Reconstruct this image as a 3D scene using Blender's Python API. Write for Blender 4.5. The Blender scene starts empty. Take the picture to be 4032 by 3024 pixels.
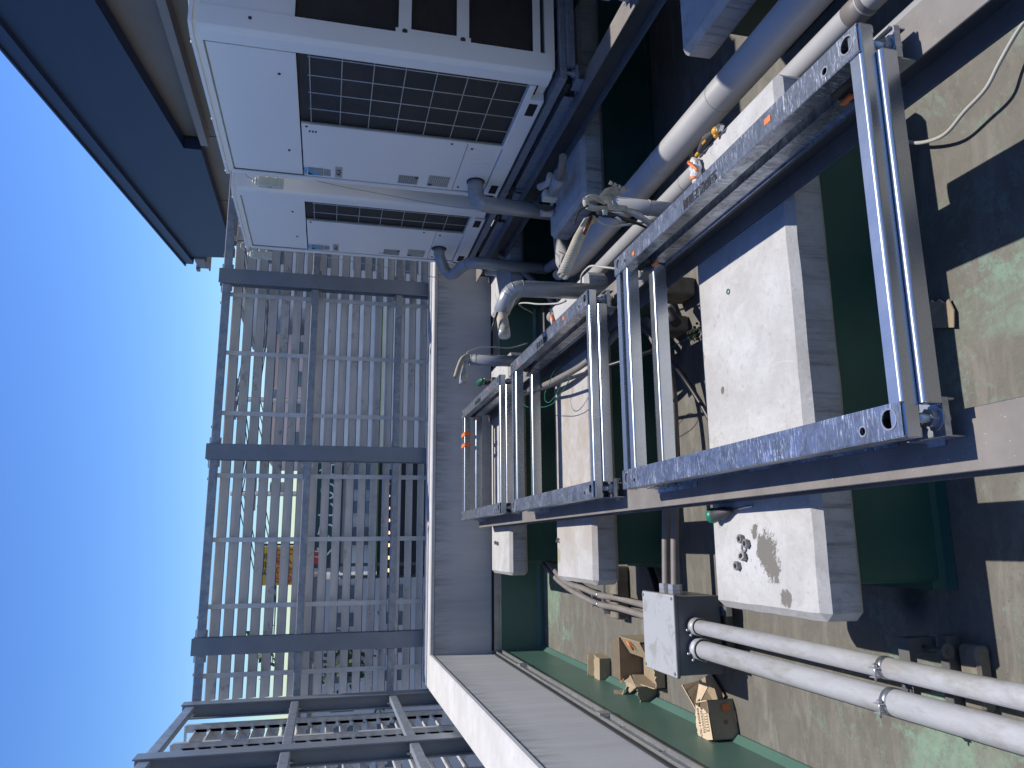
import bpy, bmesh, math, random
from mathutils import Vector, Matrix, noise
random.seed(7)
C = bpy.context.scene.collection
sc = bpy.context.scene
V = Vector

# ------------------------------------------------------------------ camera
YAW, PITCH, ROLL, FPX = 0.21410395, -0.23420805, 0.04122573, 2975.555
cy, sy, cp, sp = math.cos(YAW), math.sin(YAW), math.cos(PITCH), math.sin(PITCH)
fwd = V((sy*cp, cy*cp, sp)); rgt = V((cy, -sy, 0)); upv = rgt.cross(fwd)
c_, s_ = math.cos(ROLL), math.sin(ROLL)
R2 = c_*rgt + s_*upv; U2 = -s_*rgt + c_*upv
cam_d = bpy.data.cameras.new("camera"); cam = bpy.data.objects.new("camera", cam_d); C.objects.link(cam)
cam_d.sensor_fit = 'HORIZONTAL'; cam_d.sensor_width = 36.0; cam_d.lens = FPX/4032*36.0
cam_d.clip_start = 0.05; cam_d.clip_end = 5000
cx_, cy_, cz_ = -U2, R2, -fwd       # the phone was held sideways: world up points to image left
cam.matrix_world = Matrix(((cx_[0], cy_[0], cz_[0], 0), (cx_[1], cy_[1], cz_[1], 0), (cx_[2], cy_[2], cz_[2], 0), (0, 0, 0, 1)))
sc.camera = cam

# ------------------------------------------------------------------ sun and sky
SUN = V((0.32, 0.18, 1.0)).normalized()
sd = bpy.data.lights.new("sun", 'SUN'); sd.energy = 4.1; sd.angle = math.radians(0.55); sd.color = (1.0, 0.955, 0.89)
so = bpy.data.objects.new("sun", sd); C.objects.link(so)
so.rotation_euler = (-SUN).to_track_quat('-Z', 'Y').to_euler()
w = bpy.data.worlds.new("World"); sc.world = w; w.use_nodes = True
wn = w.node_tree.nodes; wl = w.node_tree.links
sky = wn.new('ShaderNodeTexSky'); sky.sky_type = 'NISHITA'; sky.sun_disc = False
sky.sun_elevation = math.asin(SUN.z); sky.sun_rotation = math.atan2(SUN.x, SUN.y)
sky.air_density = 1.25; sky.dust_density = 0.35; sky.ozone_density = 3.2; sky.altitude = 0
wn['Background'].inputs[1].default_value = 0.050
gm = wn.new('ShaderNodeGamma'); gm.inputs[1].default_value = 1.66
tint = wn.new('ShaderNodeMix'); tint.data_type = 'RGBA'; tint.blend_type = 'MULTIPLY'; tint.inputs[0].default_value = 1.0; tint.inputs[7].default_value = (.63, .70, .84, 1)
wl.new(sky.outputs[0], gm.inputs[0]); wl.new(gm.outputs[0], tint.inputs[6]); wl.new(tint.outputs[2], wn['Background'].inputs[0])
sc.view_settings.view_transform = 'Standard'; sc.view_settings.look = 'None'
sc.view_settings.exposure = 0.2; sc.view_settings.gamma = 1.0
sc.render.engine = 'CYCLES'
try:
    sc.cycles.use_denoising = True; sc.cycles.max_bounces = 8
except Exception: pass

# ------------------------------------------------------------------ materials
def rgb(h):
    if isinstance(h, (tuple, list)): return (h[0], h[1], h[2], 1)
    return (h, h, h, 1)
class N:
    """small wrapper for writing node trees"""
    def __init__(s, name):
        s.m = bpy.data.materials.new(name); s.m.use_nodes = True
        s.t = s.m.node_tree; s.n = s.t.nodes; s.l = s.t.links
        s.b = s.n['Principled BSDF']; s.tc = s.n.new('ShaderNodeTexCoord')
    def coord(s, scale=(1, 1, 1), world=False):
        mp = s.n.new('ShaderNodeMapping'); mp.inputs['Scale'].default_value = scale
        if world:
            g = s.n.new('ShaderNodeNewGeometry'); s.l.new(g.outputs['Position'], mp.inputs[0])
        else: s.l.new(s.tc.outputs['Object'], mp.inputs[0])
        return mp.outputs[0]
    def noise(s, co, scale, detail=4, rough=.55, dist=0):
        x = s.n.new('ShaderNodeTexNoise'); x.inputs['Scale'].default_value = scale; x.inputs['Detail'].default_value = detail
        x.inputs['Roughness'].default_value = rough; x.inputs['Distortion'].default_value = dist
        s.l.new(co, x.inputs['Vector']); return x.outputs[0]
    def ramp(s, f, lo, hi, a=0.0, b=1.0):
        x = s.n.new('ShaderNodeMapRange'); x.inputs[1].default_value = lo; x.inputs[2].default_value = hi
        x.inputs[3].default_value = a; x.inputs[4].default_value = b; s.l.new(f, x.inputs[0]); return x.outputs[0]
    def mix(s, f, a, b):
        x = s.n.new('ShaderNodeMix'); x.data_type = 'RGBA'
        for v, i in ((f, 0), (a, 6), (b, 7)):
            if isinstance(v, bpy.types.NodeSocket): s.l.new(v, x.inputs[i])
            else: x.inputs[i].default_value = v if i == 0 else rgb(v)
        return x.outputs[2]
    def math(s, op, a, b=0.0):
        x = s.n.new('ShaderNodeMath'); x.operation = op
        for v, i in ((a, 0), (b, 1)):
            if isinstance(v, bpy.types.NodeSocket): s.l.new(v, x.inputs[i])
            else: x.inputs[i].default_value = v
        return x.outputs[0]
    def dist(s, p, stretch=(1, 1, 1)):
        """distance of the shading point from world point p"""
        g = s.n.new('ShaderNodeNewGeometry'); a = s.n.new('ShaderNodeVectorMath'); a.operation = 'SUBTRACT'
        s.l.new(g.outputs['Position'], a.inputs[0]); a.inputs[1].default_value = p
        m = s.n.new('ShaderNodeVectorMath'); m.operation = 'MULTIPLY'; s.l.new(a.outputs[0], m.inputs[0]); m.inputs[1].default_value = stretch
        q = s.n.new('ShaderNodeVectorMath'); q.operation = 'LENGTH'; s.l.new(m.outputs[0], q.inputs[0]); return q.outputs[1]
    def upfacing(s, lo=.6, hi=.95):
        g = s.n.new('ShaderNodeNewGeometry'); x = s.n.new('ShaderNodeSeparateXYZ'); s.l.new(g.outputs['Normal'], x.inputs[0])
        return s.ramp(x.outputs[2], lo, hi)
    def zpos(s):
        g = s.n.new('ShaderNodeNewGeometry'); x = s.n.new('ShaderNodeSeparateXYZ'); s.l.new(g.outputs['Position'], x.inputs[0]); return x.outputs[2]
    def bump(s, h, strength=.3, d=.01):
        x = s.n.new('ShaderNodeBump'); x.inputs['Strength'].default_value = strength; x.inputs['Distance'].default_value = d
        s.l.new(h, x.inputs['Height']); s.l.new(x.outputs[0], s.b.inputs['Normal'])
    def col(s, c):
        if isinstance(c, bpy.types.NodeSocket): s.l.new(c, s.b.inputs['Base Color'])
        else: s.b.inputs['Base Color'].default_value = rgb(c)
    def set(s, rough=.5, metal=0.0):
        for v, i in ((rough, 'Roughness'), (metal, 'Metallic')):
            if isinstance(v, bpy.types.NodeSocket): s.l.new(v, s.b.inputs[i])
            else: s.b.inputs[i].default_value = v
        return s.m
def simple(name, c1, c2=None, scale=8, rough=.6, metal=0, bump=0, lo=.35, hi=.65, stretch=(1, 1, 1), bd=.004):
    t = N(name); c2 = c2 if c2 is not None else tuple(x*.82 for x in (c1 if isinstance(c1, tuple) else (c1,)*3))
    n = t.noise(t.coord(stretch), scale, 5); t.col(t.mix(t.ramp(n, lo, hi), c1, c2))
    if bump: t.bump(t.noise(t.coord(stretch), scale*5, 4), bump, bd)
    return t.set(rough, metal)

# worn green-over-brown waterproof deck
def floor_mat():
    t = N('deck_coating'); co = t.coord(world=True)
    a = t.noise(co, 1.5, 9, .68, .8); b = t.noise(co, 10, 8, .72, .6); f = t.noise(co, 55, 6, .7)
    e = t.noise(t.coord((1.0, 3.5, 1), True), 3.2, 7, .7, .7)
    brown = t.mix(t.ramp(b, .3, .7), (.165, .152, .126), (.108, .10, .083))
    brown = t.mix(t.ramp(e, .5, .72), brown, (.225, .212, .180))
    g1 = t.mix(t.ramp(f, .3, .7), (.16, .25, .185), (.22, .28, .205))
    mask = t.math('ADD', t.math('MULTIPLY', a, .62), t.math('ADD', t.math('MULTIPLY', b, .24), t.math('MULTIPLY', f, .14)))
    # the coating survives best left of the conduits, near the camera
    d = t.math('MINIMUM', t.dist((-.62, 1.75, -1.68), (1.1, .8, 1)), t.math('MINIMUM', t.dist((.62, 1.42, -1.68), (1.2, 1.5, 1)), t.dist((1.35, 1.35, -1.68), (1.4, 1.4, 1))))
    d2 = t.math('MINIMUM', d, t.dist((-.35, 5.6, -1.68), (.9, .9, 1)))
    mask = t.math('SUBTRACT', mask, t.ramp(d2, .1, .9, -.03, .085))
    col = t.mix(t.ramp(mask, .505, .60), brown, g1)
    mint = t.math('ADD', t.math('MULTIPLY', t.noise(co, 3.3, 9, .75, 1.2), .7), t.math('MULTIPLY', f, .3))
    m2 = t.math('MULTIPLY', t.ramp(mint, .535, .60), t.ramp(d2, .8, .15))
    col = t.mix(t.math('MULTIPLY', m2, .75), col, (.19, .34, .265))
    # dirt speckles and drying rings
    col = t.mix(t.ramp(t.noise(co, 130, 3), .66, .74), col, (.07, .065, .05))
    r = t.dist((.55, 1.48, -1.68)); w_ = t.math('SINE', t.math('MULTIPLY', r, 210.0))
    rm = t.math('MULTIPLY', t.ramp(r, .10, .06), t.ramp(w_, -.2, 1.0, 0.0, .35)); col = t.mix(rm, col, (.13, .17, .12))
    # near-black round patch at the left end of the nearest plinth
    s = t.math('ADD', t.dist((-.16, 1.95, -1.68), (1, 1, 1)), t.math('MULTIPLY', b, .08)); col = t.mix(t.ramp(s, .13, .07), col, (.02, .03, .03))
    e1 = t.noise(co, .7, 3); col = t.mix(t.ramp(e1, .4, .7, 0, .35), col, (.12, .11, .085))
    t.col(col); t.bump(t.noise(co, 40, 8, .7), .35, .006)
    return t.set(t.ramp(f, .2, .8, .55, .8))
M = {}
M['deck'] = floor_mat()
def green_mat():
    t = N('green_upstand_paint'); n = t.noise(t.coord(world=True), 3, 6); f = t.noise(t.coord((1, 1, .25), True), 30, 5)
    c = t.mix(t.ramp(n, .3, .7), (.075, .155, .12), (.095, .185, .145)); c = t.mix(t.ramp(f, .55, .8, 0, .3), c, (.12, .22, .17))
    t.col(c); t.bump(t.noise(t.coord(), 60, 3), .1, .002); return t.set(.42)
M['green'] = green_mat()
M['plinthgreen'] = simple('plinth_green_painted_shade', (.018, .085, .062), (.012, .062, .047), 4, .5)  # green darkened: deep shade under the caps is put into the colour
def conc_wall():
    t = N('streaked_concrete_paint'); co = t.coord((1, 1, .08), True)
    s = t.noise(co, 9, 7, .7); s2 = t.noise(co, 38, 6, .7); n = t.noise(t.coord(world=True), 2, 5); g = t.noise(t.coord(world=True), 160, 3)
    c = t.mix(t.ramp(s, .32, .72), (.54, .54, .54), (.43, .43, .43)); c = t.mix(t.ramp(s2, .54, .74, 0, .35), c, (.26, .26, .25))
    z = t.zpos(); top = t.math('MULTIPLY', t.ramp(z, -.98, -.80), t.ramp(s2, .42, .62)); c = t.mix(t.math('MULTIPLY', top, .75), c, (.10, .11, .08))
    c = t.mix(t.ramp(g, .35, .7, 0, .25), c, (.55, .55, .56)); t.col(c); t.bump(g, .3, .003); return t.set(.85)
M['wall'] = conc_wall()
def coping():
    t = N('coping_concrete'); n = t.noise(t.coord(world=True), 4, 8, .7); s = t.noise(t.coord((1, 1, .1), True), 30, 5, .7); g = t.noise(t.coord(), 120, 3)
    c = t.mix(t.ramp(n, .35, .7), (.64, .63, .62), (.50, .49, .47)); c = t.mix(t.ramp(s, .55, .75, 0, .6), c, (.45, .45, .43)); t.col(c); t.bump(g, .35, .003); return t.set(.85)
M['coping'] = coping()
def cap_mat(name, patches=(), brown=0):
    t = N(name); co = t.coord(world=True); n = t.noise(co, 5, 9, .72, .4); f = t.noise(co, 55, 6, .75, .3); g = t.noise(co, 17, 8, .75, .5)
    c = t.mix(t.ramp(n, .36, .66), (.545, .54, .53), (.42, .41, .39))
    c = t.mix(t.ramp(f, .54, .66, 0, .6), c, (.37, .355, .325))
    c = t.mix(t.math('MULTIPLY', t.ramp(g, .56, .68), t.ramp(f, .45, .6)), c, (.33, .30, .26)); c = t.mix(t.ramp(t.noise(co, 2.3, 6, .6, .8), .48, .68, 0, .55), c, (.37, .35, .32)); c = t.mix(t.ramp(t.noise(t.coord((1, .35, 1), True), 13, 7, .7, 1.0), .56, .68, 0, .4), c, (.62, .61, .60))
    if brown:
        c = t.mix(t.math('MULTIPLY', t.math('MULTIPLY', t.ramp(t.dist((.5, 3.8, -1.242), (1, .7, 1)), .75, .3), t.ramp(t.noise(co, 6, 7, .7), .3, .6)), brown+.25), c, (.36, .30, .235))
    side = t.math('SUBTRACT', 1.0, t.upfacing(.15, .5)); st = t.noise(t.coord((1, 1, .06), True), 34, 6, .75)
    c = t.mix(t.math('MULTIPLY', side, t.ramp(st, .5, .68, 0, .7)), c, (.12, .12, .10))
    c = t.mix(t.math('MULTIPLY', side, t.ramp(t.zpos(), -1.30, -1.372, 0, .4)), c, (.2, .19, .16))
    for (p, rad, colr, thr) in patches:
        d = t.math('ADD', t.dist(p, (1, 1.1, 1)), t.math('MULTIPLY', t.math('SUBTRACT', t.noise(co, 26, 9, .8, .4), .5), thr)); c = t.mix(t.ramp(d, rad*1.03, rad*.9), c, colr)
    t.col(c); t.bump(t.math('ADD', t.noise(co, 110, 5), f), .25, .003); return t.set(.82)
DK = (.17, .16, .14)
M['cap1'] = cap_mat('worn_block_paint_a', [((-.03, 2.005, -1.242), .056, DK, .19), ((-.075, 1.975, -1.242), .045, DK, .19), ((-.15, 1.925, -1.242), .027, DK, .10), ((.03, 2.06, -1.242), .02, DK, .10), ((.484, 2.188, -1.242), .013, (.16, .14, .13), .015),
                                           ((.02, 2.34, -1.242), .035, (.30, .26, .17), .07), ((.62, 2.32, -1.242), .03, (.30, .26, .17), .06)])
M['cap2'] = cap_mat('worn_block_paint_b', [((-.06, 4.06, -1.242), .05, (.34, .32, .2), .25)], .55)
def steel_dusty():
    t = N('dusty_primed_steel'); co = t.coord(world=True); n = t.noise(co, 7, 7, .65); f = t.noise(co, 220, 2)
    dark = t.mix(t.ramp(n, .35, .65), (.075, .078, .085), (.05, .055, .065)); dust = t.mix(t.ramp(n, .35, .68), (.235, .212, .190), (.165, .148, .132))
    dust = t.mix(t.ramp(f, .735, .76), dust, (.75, .72, .68)); t.col(t.mix(t.upfacing(), dark, dust)); return t.set(.6, 0.0)
M['beam'] = steel_dusty()
def galv(name, base=(.55, .60, .68), dark=(.30, .34, .42), metal=.9, rough=.33, spangle=22, scratch=.8, bmp=.12):
    t = N(name); co = t.coord(world=True)
    v = t.n.new('ShaderNodeTexVoronoi'); v.inputs['Scale'].default_value = spangle*2; t.l.new(co, v.inputs['Vector'])
    n = t.noise(co, spangle, 6, .7, .8); rot = t.n.new('ShaderNodeMapping'); rot.inputs['Rotation'].default_value = (0, 0, .9); rot.inputs['Scale'].default_value = (1, 9, 1)
    g = t.n.new('ShaderNodeNewGeometry'); t.l.new(g.outputs['Position'], rot.inputs[0]); sc_ = t.noise(rot.outputs[0], 26, 7, .75, 1.2)
    c = t.mix(t.ramp(n, .36, .62), base, dark); c = t.mix(t.math('MULTIPLY', t.ramp(sc_, .535, .60, 0, scratch), t.ramp(t.noise(co, 9, 4), .42, .58, .05, 1)), c, (.80, .84, .90)); t.col(c); metal = t.ramp(sc_, .53, .62, metal, metal-.5*scratch)
    t.bump(n, bmp, .002); return t.set(t.ramp(n, .3, .7, rough-.04, rough+(.12 if bmp > .05 else .03)), metal)
M['galv'] = galv('spangled_galvanised_steel', (.40, .43, .48), (.17, .19, .225), .85, .28, 20, 1.0, .12)
M['galv_s'] = galv('smooth_galvanised_channel', (.58, .61, .63), (.55, .585, .61), .9, .27, 9, .0, .02)
M['zinc'] = galv('zinc_plated_hardware', (.50, .52, .54), (.38, .40, .43), .9, .35, 60, .1)
M['rackdark'] = galv('weathered_galvanised_rack', (.26, .30, .37), (.20, .23, .29), .35, .5, 25, .15)
M['strutdark'] = simple('strut_channel_painted_shade', (.12, .12, .115), (.08, .08, .078), 12, .6)  # shade around the conduit support put into a darker channel colour
M['nutsteel'] = simple('weathered_nut_steel', (.30, .29, .28), (.20, .195, .19), 40, .45, .35)
M['chrome'] = simple('polished_fitting', (.55, .55, .54), (.42, .42, .42), 20, .3, .65)
M['rubber'] = simple('black_rubber', (.022, .022, .024), None, 12, .55)
M['paintpost'] = simple('grey_steel_paint', (.235, .26, .29), (.205, .23, .26), 6, .45, 0, .05)
M['paintrail'] = galv('dull_galvanised_rail', (.36, .385, .42), (.24, .27, .31), .35, .42, 14, .15)
def louvre():
    t = N('louvre_blade_paint'); co = t.coord((.4, .4, 1), True); n = t.noise(co, 18, 6, .7); p = t.noise(t.coord(world=True), 3.5, 4, .6)
    c = t.mix(t.ramp(n, .4, .7), (.66, .665, .67), (.58, .585, .59)); d = t.noise(t.coord(world=True), 30, 6, .75)
    c = t.mix(t.math('MULTIPLY', t.ramp(p, .56, .66), t.ramp(d, .45, .65)), c, (.19, .19, .16)); t.col(c); return t.set(.5)
M['blade'] = louvre()
M['lip_shade'] = simple('louvre_lip_painted_shade', (.02, .035, .085), None, 10, .5)  # dark navy paints in the shade under each blade's lower edge
M['bracket'] = simple('louvre_bracket_alloy', (.70, .70, .69), (.60, .60, .59), 14, .4, .1)
def acw():
    t = N('unit_casing_paint'); n = t.noise(t.coord(world=True), 2.2, 6, .6); s = t.noise(t.coord((1, 1, .25), True), 16, 7, .8)
    c = t.mix(t.ramp(n, .3, .7), (.90, .90, .89), (.87, .87, .86)); c = t.mix(t.ramp(s, .66, .80, 0, .45), c, (.40, .39, .37)); t.col(c); return t.set(.33)
M['ac'] = acw()
M['ac_side'] = simple('unit_groove_paint', (.52, .515, .48), (.46, .455, .43), 5, .4)
def fins():
    t = N('dark_coil_fins'); co = t.coord(world=True); x = t.n.new('ShaderNodeTexWave'); x.wave_type = 'BANDS'; x.bands_direction = 'Z'
    x.inputs['Scale'].default_value = 33; x.inputs['Distortion'].default_value = .3; t.l.new(co, x.inputs['Vector']); n = t.noise(co, 4, 5); f = t.noise(t.coord((60, 60, 3), True), 10, 2)
    c = t.mix(t.ramp(n, .3, .7), (.022, .022, .024), (.045, .042, .040)); c = t.mix(t.ramp(f, .5, .8, 0, .5), c, (.07, .068, .066)); t.col(c); t.bump(x.outputs[0], .4, .004); return t.set(.6)
M['fins'] = fins()
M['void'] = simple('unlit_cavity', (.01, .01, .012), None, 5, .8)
M['wirew'] = simple('cream_coated_wire', (.60, .60, .55), None, 20, .4)
M['jacket'] = simple('stone_grey_pipe_jacket', (.45, .44, .425), (.39, .38, .365), 5, .42, 0, .05)
M['jacket2'] = simple('grey_metal_pipe_jacket', (.40, .41, .42), (.34, .35, .365), 4, .34, .25)
def conduit():
    t = N('chalky_conduit'); n = t.noise(t.coord((1, .25, 1), True), 22, 7, .75, .5); p = t.noise(t.coord((1, .4, 1), True), 9, 6, .7)
    c = t.mix(t.ramp(n, .4, .7), (.50, .51, .53), (.40, .41, .425)); c = t.mix(t.ramp(p, .50, .62, 0, .7), c, (.33, .315, .28)); c = t.mix(t.ramp(t.noise(t.coord((1, .12, 1), True), 60, 6, .8), .58, .70, 0, .6), c, (.25, .24, .22)); t.col(c); return t.set(.45, .1)
M['conduit'] = conduit()
def jbm():
    t = N('enclosure_grey_shaded_sides'); n = t.noise(t.coord(world=True), 13, 7, .7, .8); w2 = t.noise(t.coord(world=True), 90, 4)
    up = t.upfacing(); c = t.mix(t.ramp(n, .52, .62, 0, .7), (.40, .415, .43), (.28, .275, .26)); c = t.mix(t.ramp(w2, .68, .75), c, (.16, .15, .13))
    t.col(t.mix(up, (.13, .14, .15), c)); return t.set(.38)  # shade painted into the side faces, upward faces keep the lit grey
M['jb'] = jbm()
M['flex'] = simple('brown_grey_flexible_conduit', (.24, .215, .195), (.19, .17, .155), 9, .55, 0, .1)
M['hose'] = simple('black_cable_sheath', (.028, .028, .03), None, 9, .4)
M['cream'] = simple('cream_cable_sheath', (.52, .50, .44), (.44, .42, .36), 9, .5)
M['whitecable'] = simple('pale_grey_cable_sheath', (.44, .43, .40), None, 9, .5)
M['greenwire'] = simple('green_earth_wire', (.02, .15, .105), None, 9, .45)
def foam():
    t = N('ribbed_pipe_insulation'); x = t.n.new('ShaderNodeTexWave'); x.wave_type = 'BANDS'; x.bands_direction = 'X'; x.inputs['Scale'].default_value = 45; x.inputs['Distortion'].default_value = .6
    t.l.new(t.coord(world=True), x.inputs['Vector']); n = t.noise(t.coord(world=True), 14, 6, .7)
    c = t.mix(t.ramp(n, .35, .7), (.56, .51, .40), (.40, .35, .26)); c = t.mix(t.ramp(x.outputs[1], .6, 1, 0, .3), c, (.30, .26, .2)); t.col(c); t.bump(x.outputs[1], .5, .003); return t.set(.75)
M['foam'] = foam()
M['tapew'] = simple('silvery_aged_tape', (.62, .61, .57), (.40, .37, .31), 25, .35, .15, .3)
M['ragtape'] = simple('aged_translucent_tape', (.34, .29, .21), (.55, .50, .40), 45, .5, 0, .5)
M['copper'] = simple('oxidised_copper', (.10, .045, .035), (.22, .10, .07), 15, .35, .7)
def card(name, base=(.40, .31, .20)):
    t = N(name); co = t.coord(); n = t.noise(co, 12, 5); x = t.n.new('ShaderNodeTexWave'); x.inputs['Scale'].default_value = 60; t.l.new(co, x.inputs['Vector'])
    b = tuple(q*.84 for q in base); c = t.mix(t.ramp(n, .35, .65), base, b); c = t.mix(t.ramp(x.outputs[1], .5, 1, 0, .12), c, b); t.col(c); t.bump(x.outputs[1], .1, .002); return t.set(.85)
M['card'] = card('corrugated_cardboard'); M['card_in'] = card('cardboard_inside', (.33, .255, .16)); M['card_torn'] = card('torn_card_edge', (.66, .52, .35))
M['orange'] = simple('orange_tape', (.82, .22, .055), None, 15, .5)
M['ink'] = simple('black_ink', (.02, .02, .022), None, 15, .6)
M['inkb'] = simple('brown_print_ink', (.13, .08, .045), None, 15, .7)
M['yellow'] = simple('amber_grip', (.75, .36, .02), None, 15, .4)
M['greygrip'] = simple('charcoal_grip', (.055, .055, .058), None, 15, .6)
M['greengrip'] = simple('green_grip', (.01, .22, .14), (.01, .15, .10), 40, .4)
M['toolgreen'] = simple('dark_green_tool_casing', (.02, .13, .07), None, 15, .45)
M['silver'] = simple('bare_tool_steel', (.65, .66, .68), (.5, .51, .53), 25, .22, .9)
M['bag'] = simple('crumpled_clear_bag', (.75, .75, .76), (.55, .55, .57), 30, .2, 0, .6)
M['flash'] = simple('aluminium_flashing', (.52, .52, .50), (.40, .40, .39), 8, .3, .65)
M['sealant'] = simple('black_sealant', (.02, .02, .022), None, 8, .7)
M['brick'] = simple('rough_mortar_brick', (.26, .225, .18), (.17, .15, .12), 22, .9, 0, .5)
def blue():
    t = N('navy_cladding'); n = t.noise(t.coord((1, 1, 6), True), 1.5, 4); t.col(t.mix(t.ramp(n, .3, .7), (.009, .025, .068), (.0075, .021, .060))); return t.set(.5)
M['blue'] = blue()
M['bluetrim'] = simple('navy_trim', (.012, .028, .075), None, 3, .45)
M['beige'] = simple('beige_siding', (.165, .147, .14), (.145, .13, .122), 2, .6)
M['beigetrim'] = simple('pale_siding_trim', (.215, .195, .187), None, 2, .5)
M['label'] = simple('grey_data_plate', (.36, .38, .38), (.30, .32, .32), 20, .5)
M['labelp'] = simple('pale_data_plate', (.50, .50, .46), (.42, .42, .39), 20, .5)
M['sky_blue'] = simple('light_blue_print', (.10, .38, .66), None, 20, .5)
M['cream_box'] = simple('cream_plastic_device', (.66, .66, .54), (.58, .58, .47), 10, .4)
M['white'] = simple('white_paper', (.75, .75, .75), None, 10, .6)
M['moss'] = simple('mossy_lump', (.025, .03, .02), None, 30, .9, 0, 1)
M['red'] = simple('red_plastic', (.55, .03, .03), None, 10, .45)

# ------------------------------------------------------------------ mesh helpers
class MB:
    def __init__(s): s.bm = bmesh.new(); s.mats = [None]
    def mi(s, m):
        if m is None: return 0
        if m not in s.mats: s.mats.append(m)
        return s.mats.index(m)
    def quad(s, pts, m=None):
        f = s.bm.faces.new([s.bm.verts.new(p) for p in pts]); f.material_index = s.mi(m); return f
    def box(s, x0, x1, y0, y1, z0, z1, m=None, bev=0, seg=1, T=None):
        r = bmesh.ops.create_cube(s.bm, size=1); vs = r['verts']
        for v in vs: v.co = V(((x0+x1)/2+v.co.x*(x1-x0), (y0+y1)/2+v.co.y*(y1-y0), (z0+z1)/2+v.co.z*(z1-z0)))
        fs = list({f for v in vs for f in v.link_faces})
        if bev:
            es = list({e for v in vs for e in v.link_edges}); r = bmesh.ops.bevel(s.bm, geom=es, offset=bev, segments=seg, affect='EDGES', profile=.5)
            fs = list({f for v in r['verts'] for f in v.link_faces} | {f for f in fs if f.is_valid}); vs = list({v for f in fs for v in f.verts})
        for f in fs: f.material_index = s.mi(m)
        if T is not None:
            for v in vs: v.co = T @ v.co
        return s
    def obox(s, p0, p1, wa, wb, up=(0, 0, 1), m=None, bev=0):
        """bar from p0 to p1; wa across, wb along 'up'"""
        p0, p1 = V(p0), V(p1); d = p1-p0; L = d.length; z = d.normalized(); u = V(up); a = u.cross(z)
        if a.length < 1e-5: a = V((1, 0, 0))
        a.normalize(); b = z.cross(a); T = Matrix((( a.x, b.x, z.x, p0.x), (a.y, b.y, z.y, p0.y), (a.z, b.z, z.z, p0.z), (0, 0, 0, 1)))
        return s.box(-wa/2, wa/2, -wb/2, wb/2, 0, L, m, bev, 1, T)
    def tube(s, pts, r, n=12, m=None, cap=True, closed=False):
        pts = [V(p) for p in pts]; K = len(pts); rs = r if isinstance(r, (list, tuple)) else [r]*K; rings = []; ref = None
        for i, p in enumerate(pts):
            d = (pts[min(i+1, K-1)]-pts[max(i-1, 0)]); d = d.normalized() if d.length > 1e-9 else V((0, 0, 1))
            if ref is None: ref = V((0, 0, 1)) if abs(d.z) < .9 else V((1, 0, 0))
            a = d.cross(ref).normalized(); ref = a.cross(d).normalized()*1.0; b = ref
            rings.append([s.bm.verts.new(p+rs[i]*(math.cos(t)*a+math.sin(t)*b)) for t in [2*math.pi*k/n for k in range(n)]])
        k0 = s.mi(m)
        for i in range(K-1):
            for k in range(n):
                f = s.bm.faces.new((rings[i][k], rings[i][(k+1) % n], rings[i+1][(k+1) % n], rings[i+1][k])); f.material_index = k0; f.smooth = True
        if cap:
            for rg in (rings[0], rings[-1]):
                try: f = s.bm.faces.new(rg); f.material_index = k0
                except ValueError: pass
        return s
    def cyl(s, p0, p1, r, n=16, m=None, r2=None, cap=True): return s.tube([p0, p1], [r, r2 if r2 is not None else r], n, m, cap)
    def ring(s, c, axis, r0, r1, h, n=24, m=None):
        """flat ring (washer) of inner radius r0, outer r1, thickness h, sitting at c along axis"""
        ax = V(axis).normalized(); a = ax.orthogonal().normalized(); b = ax.cross(a); c = V(c); L = []
        for rr, hh in ((r0, 0), (r1, 0), (r1, h), (r0, h)): L.append([s.bm.verts.new(c+ax*hh+rr*(math.cos(t)*a+math.sin(t)*b)) for t in [2*math.pi*k/n for k in range(n)]])
        for q in range(4):
            A, B = L[q], L[(q+1) % 4]
            for k in range(n): f = s.bm.faces.new((A[k], A[(k+1) % n], B[(k+1) % n], B[k])); f.material_index = s.mi(m)
        return s
    def prism(s, poly, axis, a0, a1, m=None):
        """2D polygon extruded along axis ('x','y','z') from a0 to a1; poly coords are the other two axes in order"""
        def P(p, a): return V((a, p[0], p[1])) if axis == 'x' else V((p[0], a, p[1])) if axis == 'y' else V((p[0], p[1], a))
        A = [s.bm.verts.new(P(p, a0)) for p in poly]; B = [s.bm.verts.new(P(p, a1)) for p in poly]; k = s.mi(m); n = len(poly)
        for f in (s.bm.faces.new(A), s.bm.faces.new(B[::-1])): f.material_index = k
        for i in range(n): f = s.bm.faces.new((A[i], A[(i+1) % n], B[(i+1) % n], B[i])); f.material_index = k
        return s
    def sphere(s, c, r, sc3=(1, 1, 1), m=None, u=16, v=10):
        q = bmesh.ops.create_uvsphere(s.bm, u_segments=u, v_segments=v, radius=r)
        for x in q['verts']: x.co = V((x.co.x*sc3[0], x.co.y*sc3[1], x.co.z*sc3[2]))+V(c)
        for f in {f for x in q['verts'] for f in x.link_faces}: f.material_index = s.mi(m); f.smooth = True
        return s
    def hexnut(s, c, axis, rf, h, m=None, hole=.0):
        ax = V(axis).normalized(); a = ax.orthogonal().normalized(); b = ax.cross(a); c = V(c); k0 = s.mi(m); n = 24
        def hx(t):
            q = (t+math.pi/6) % (math.pi/3)-math.pi/6; return rf/math.cos(q)
        ang = [2*math.pi*k/n for k in range(n)]
        if not hole: hole = 1e-4
        L = []
        for rr, hh in ((lambda t: hole, 0), (hx, 0), (hx, h), (lambda t: hole, h)): L.append([s.bm.verts.new(c+ax*hh+rr(t)*(math.cos(t)*a+math.sin(t)*b)) for t in ang])
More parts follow.
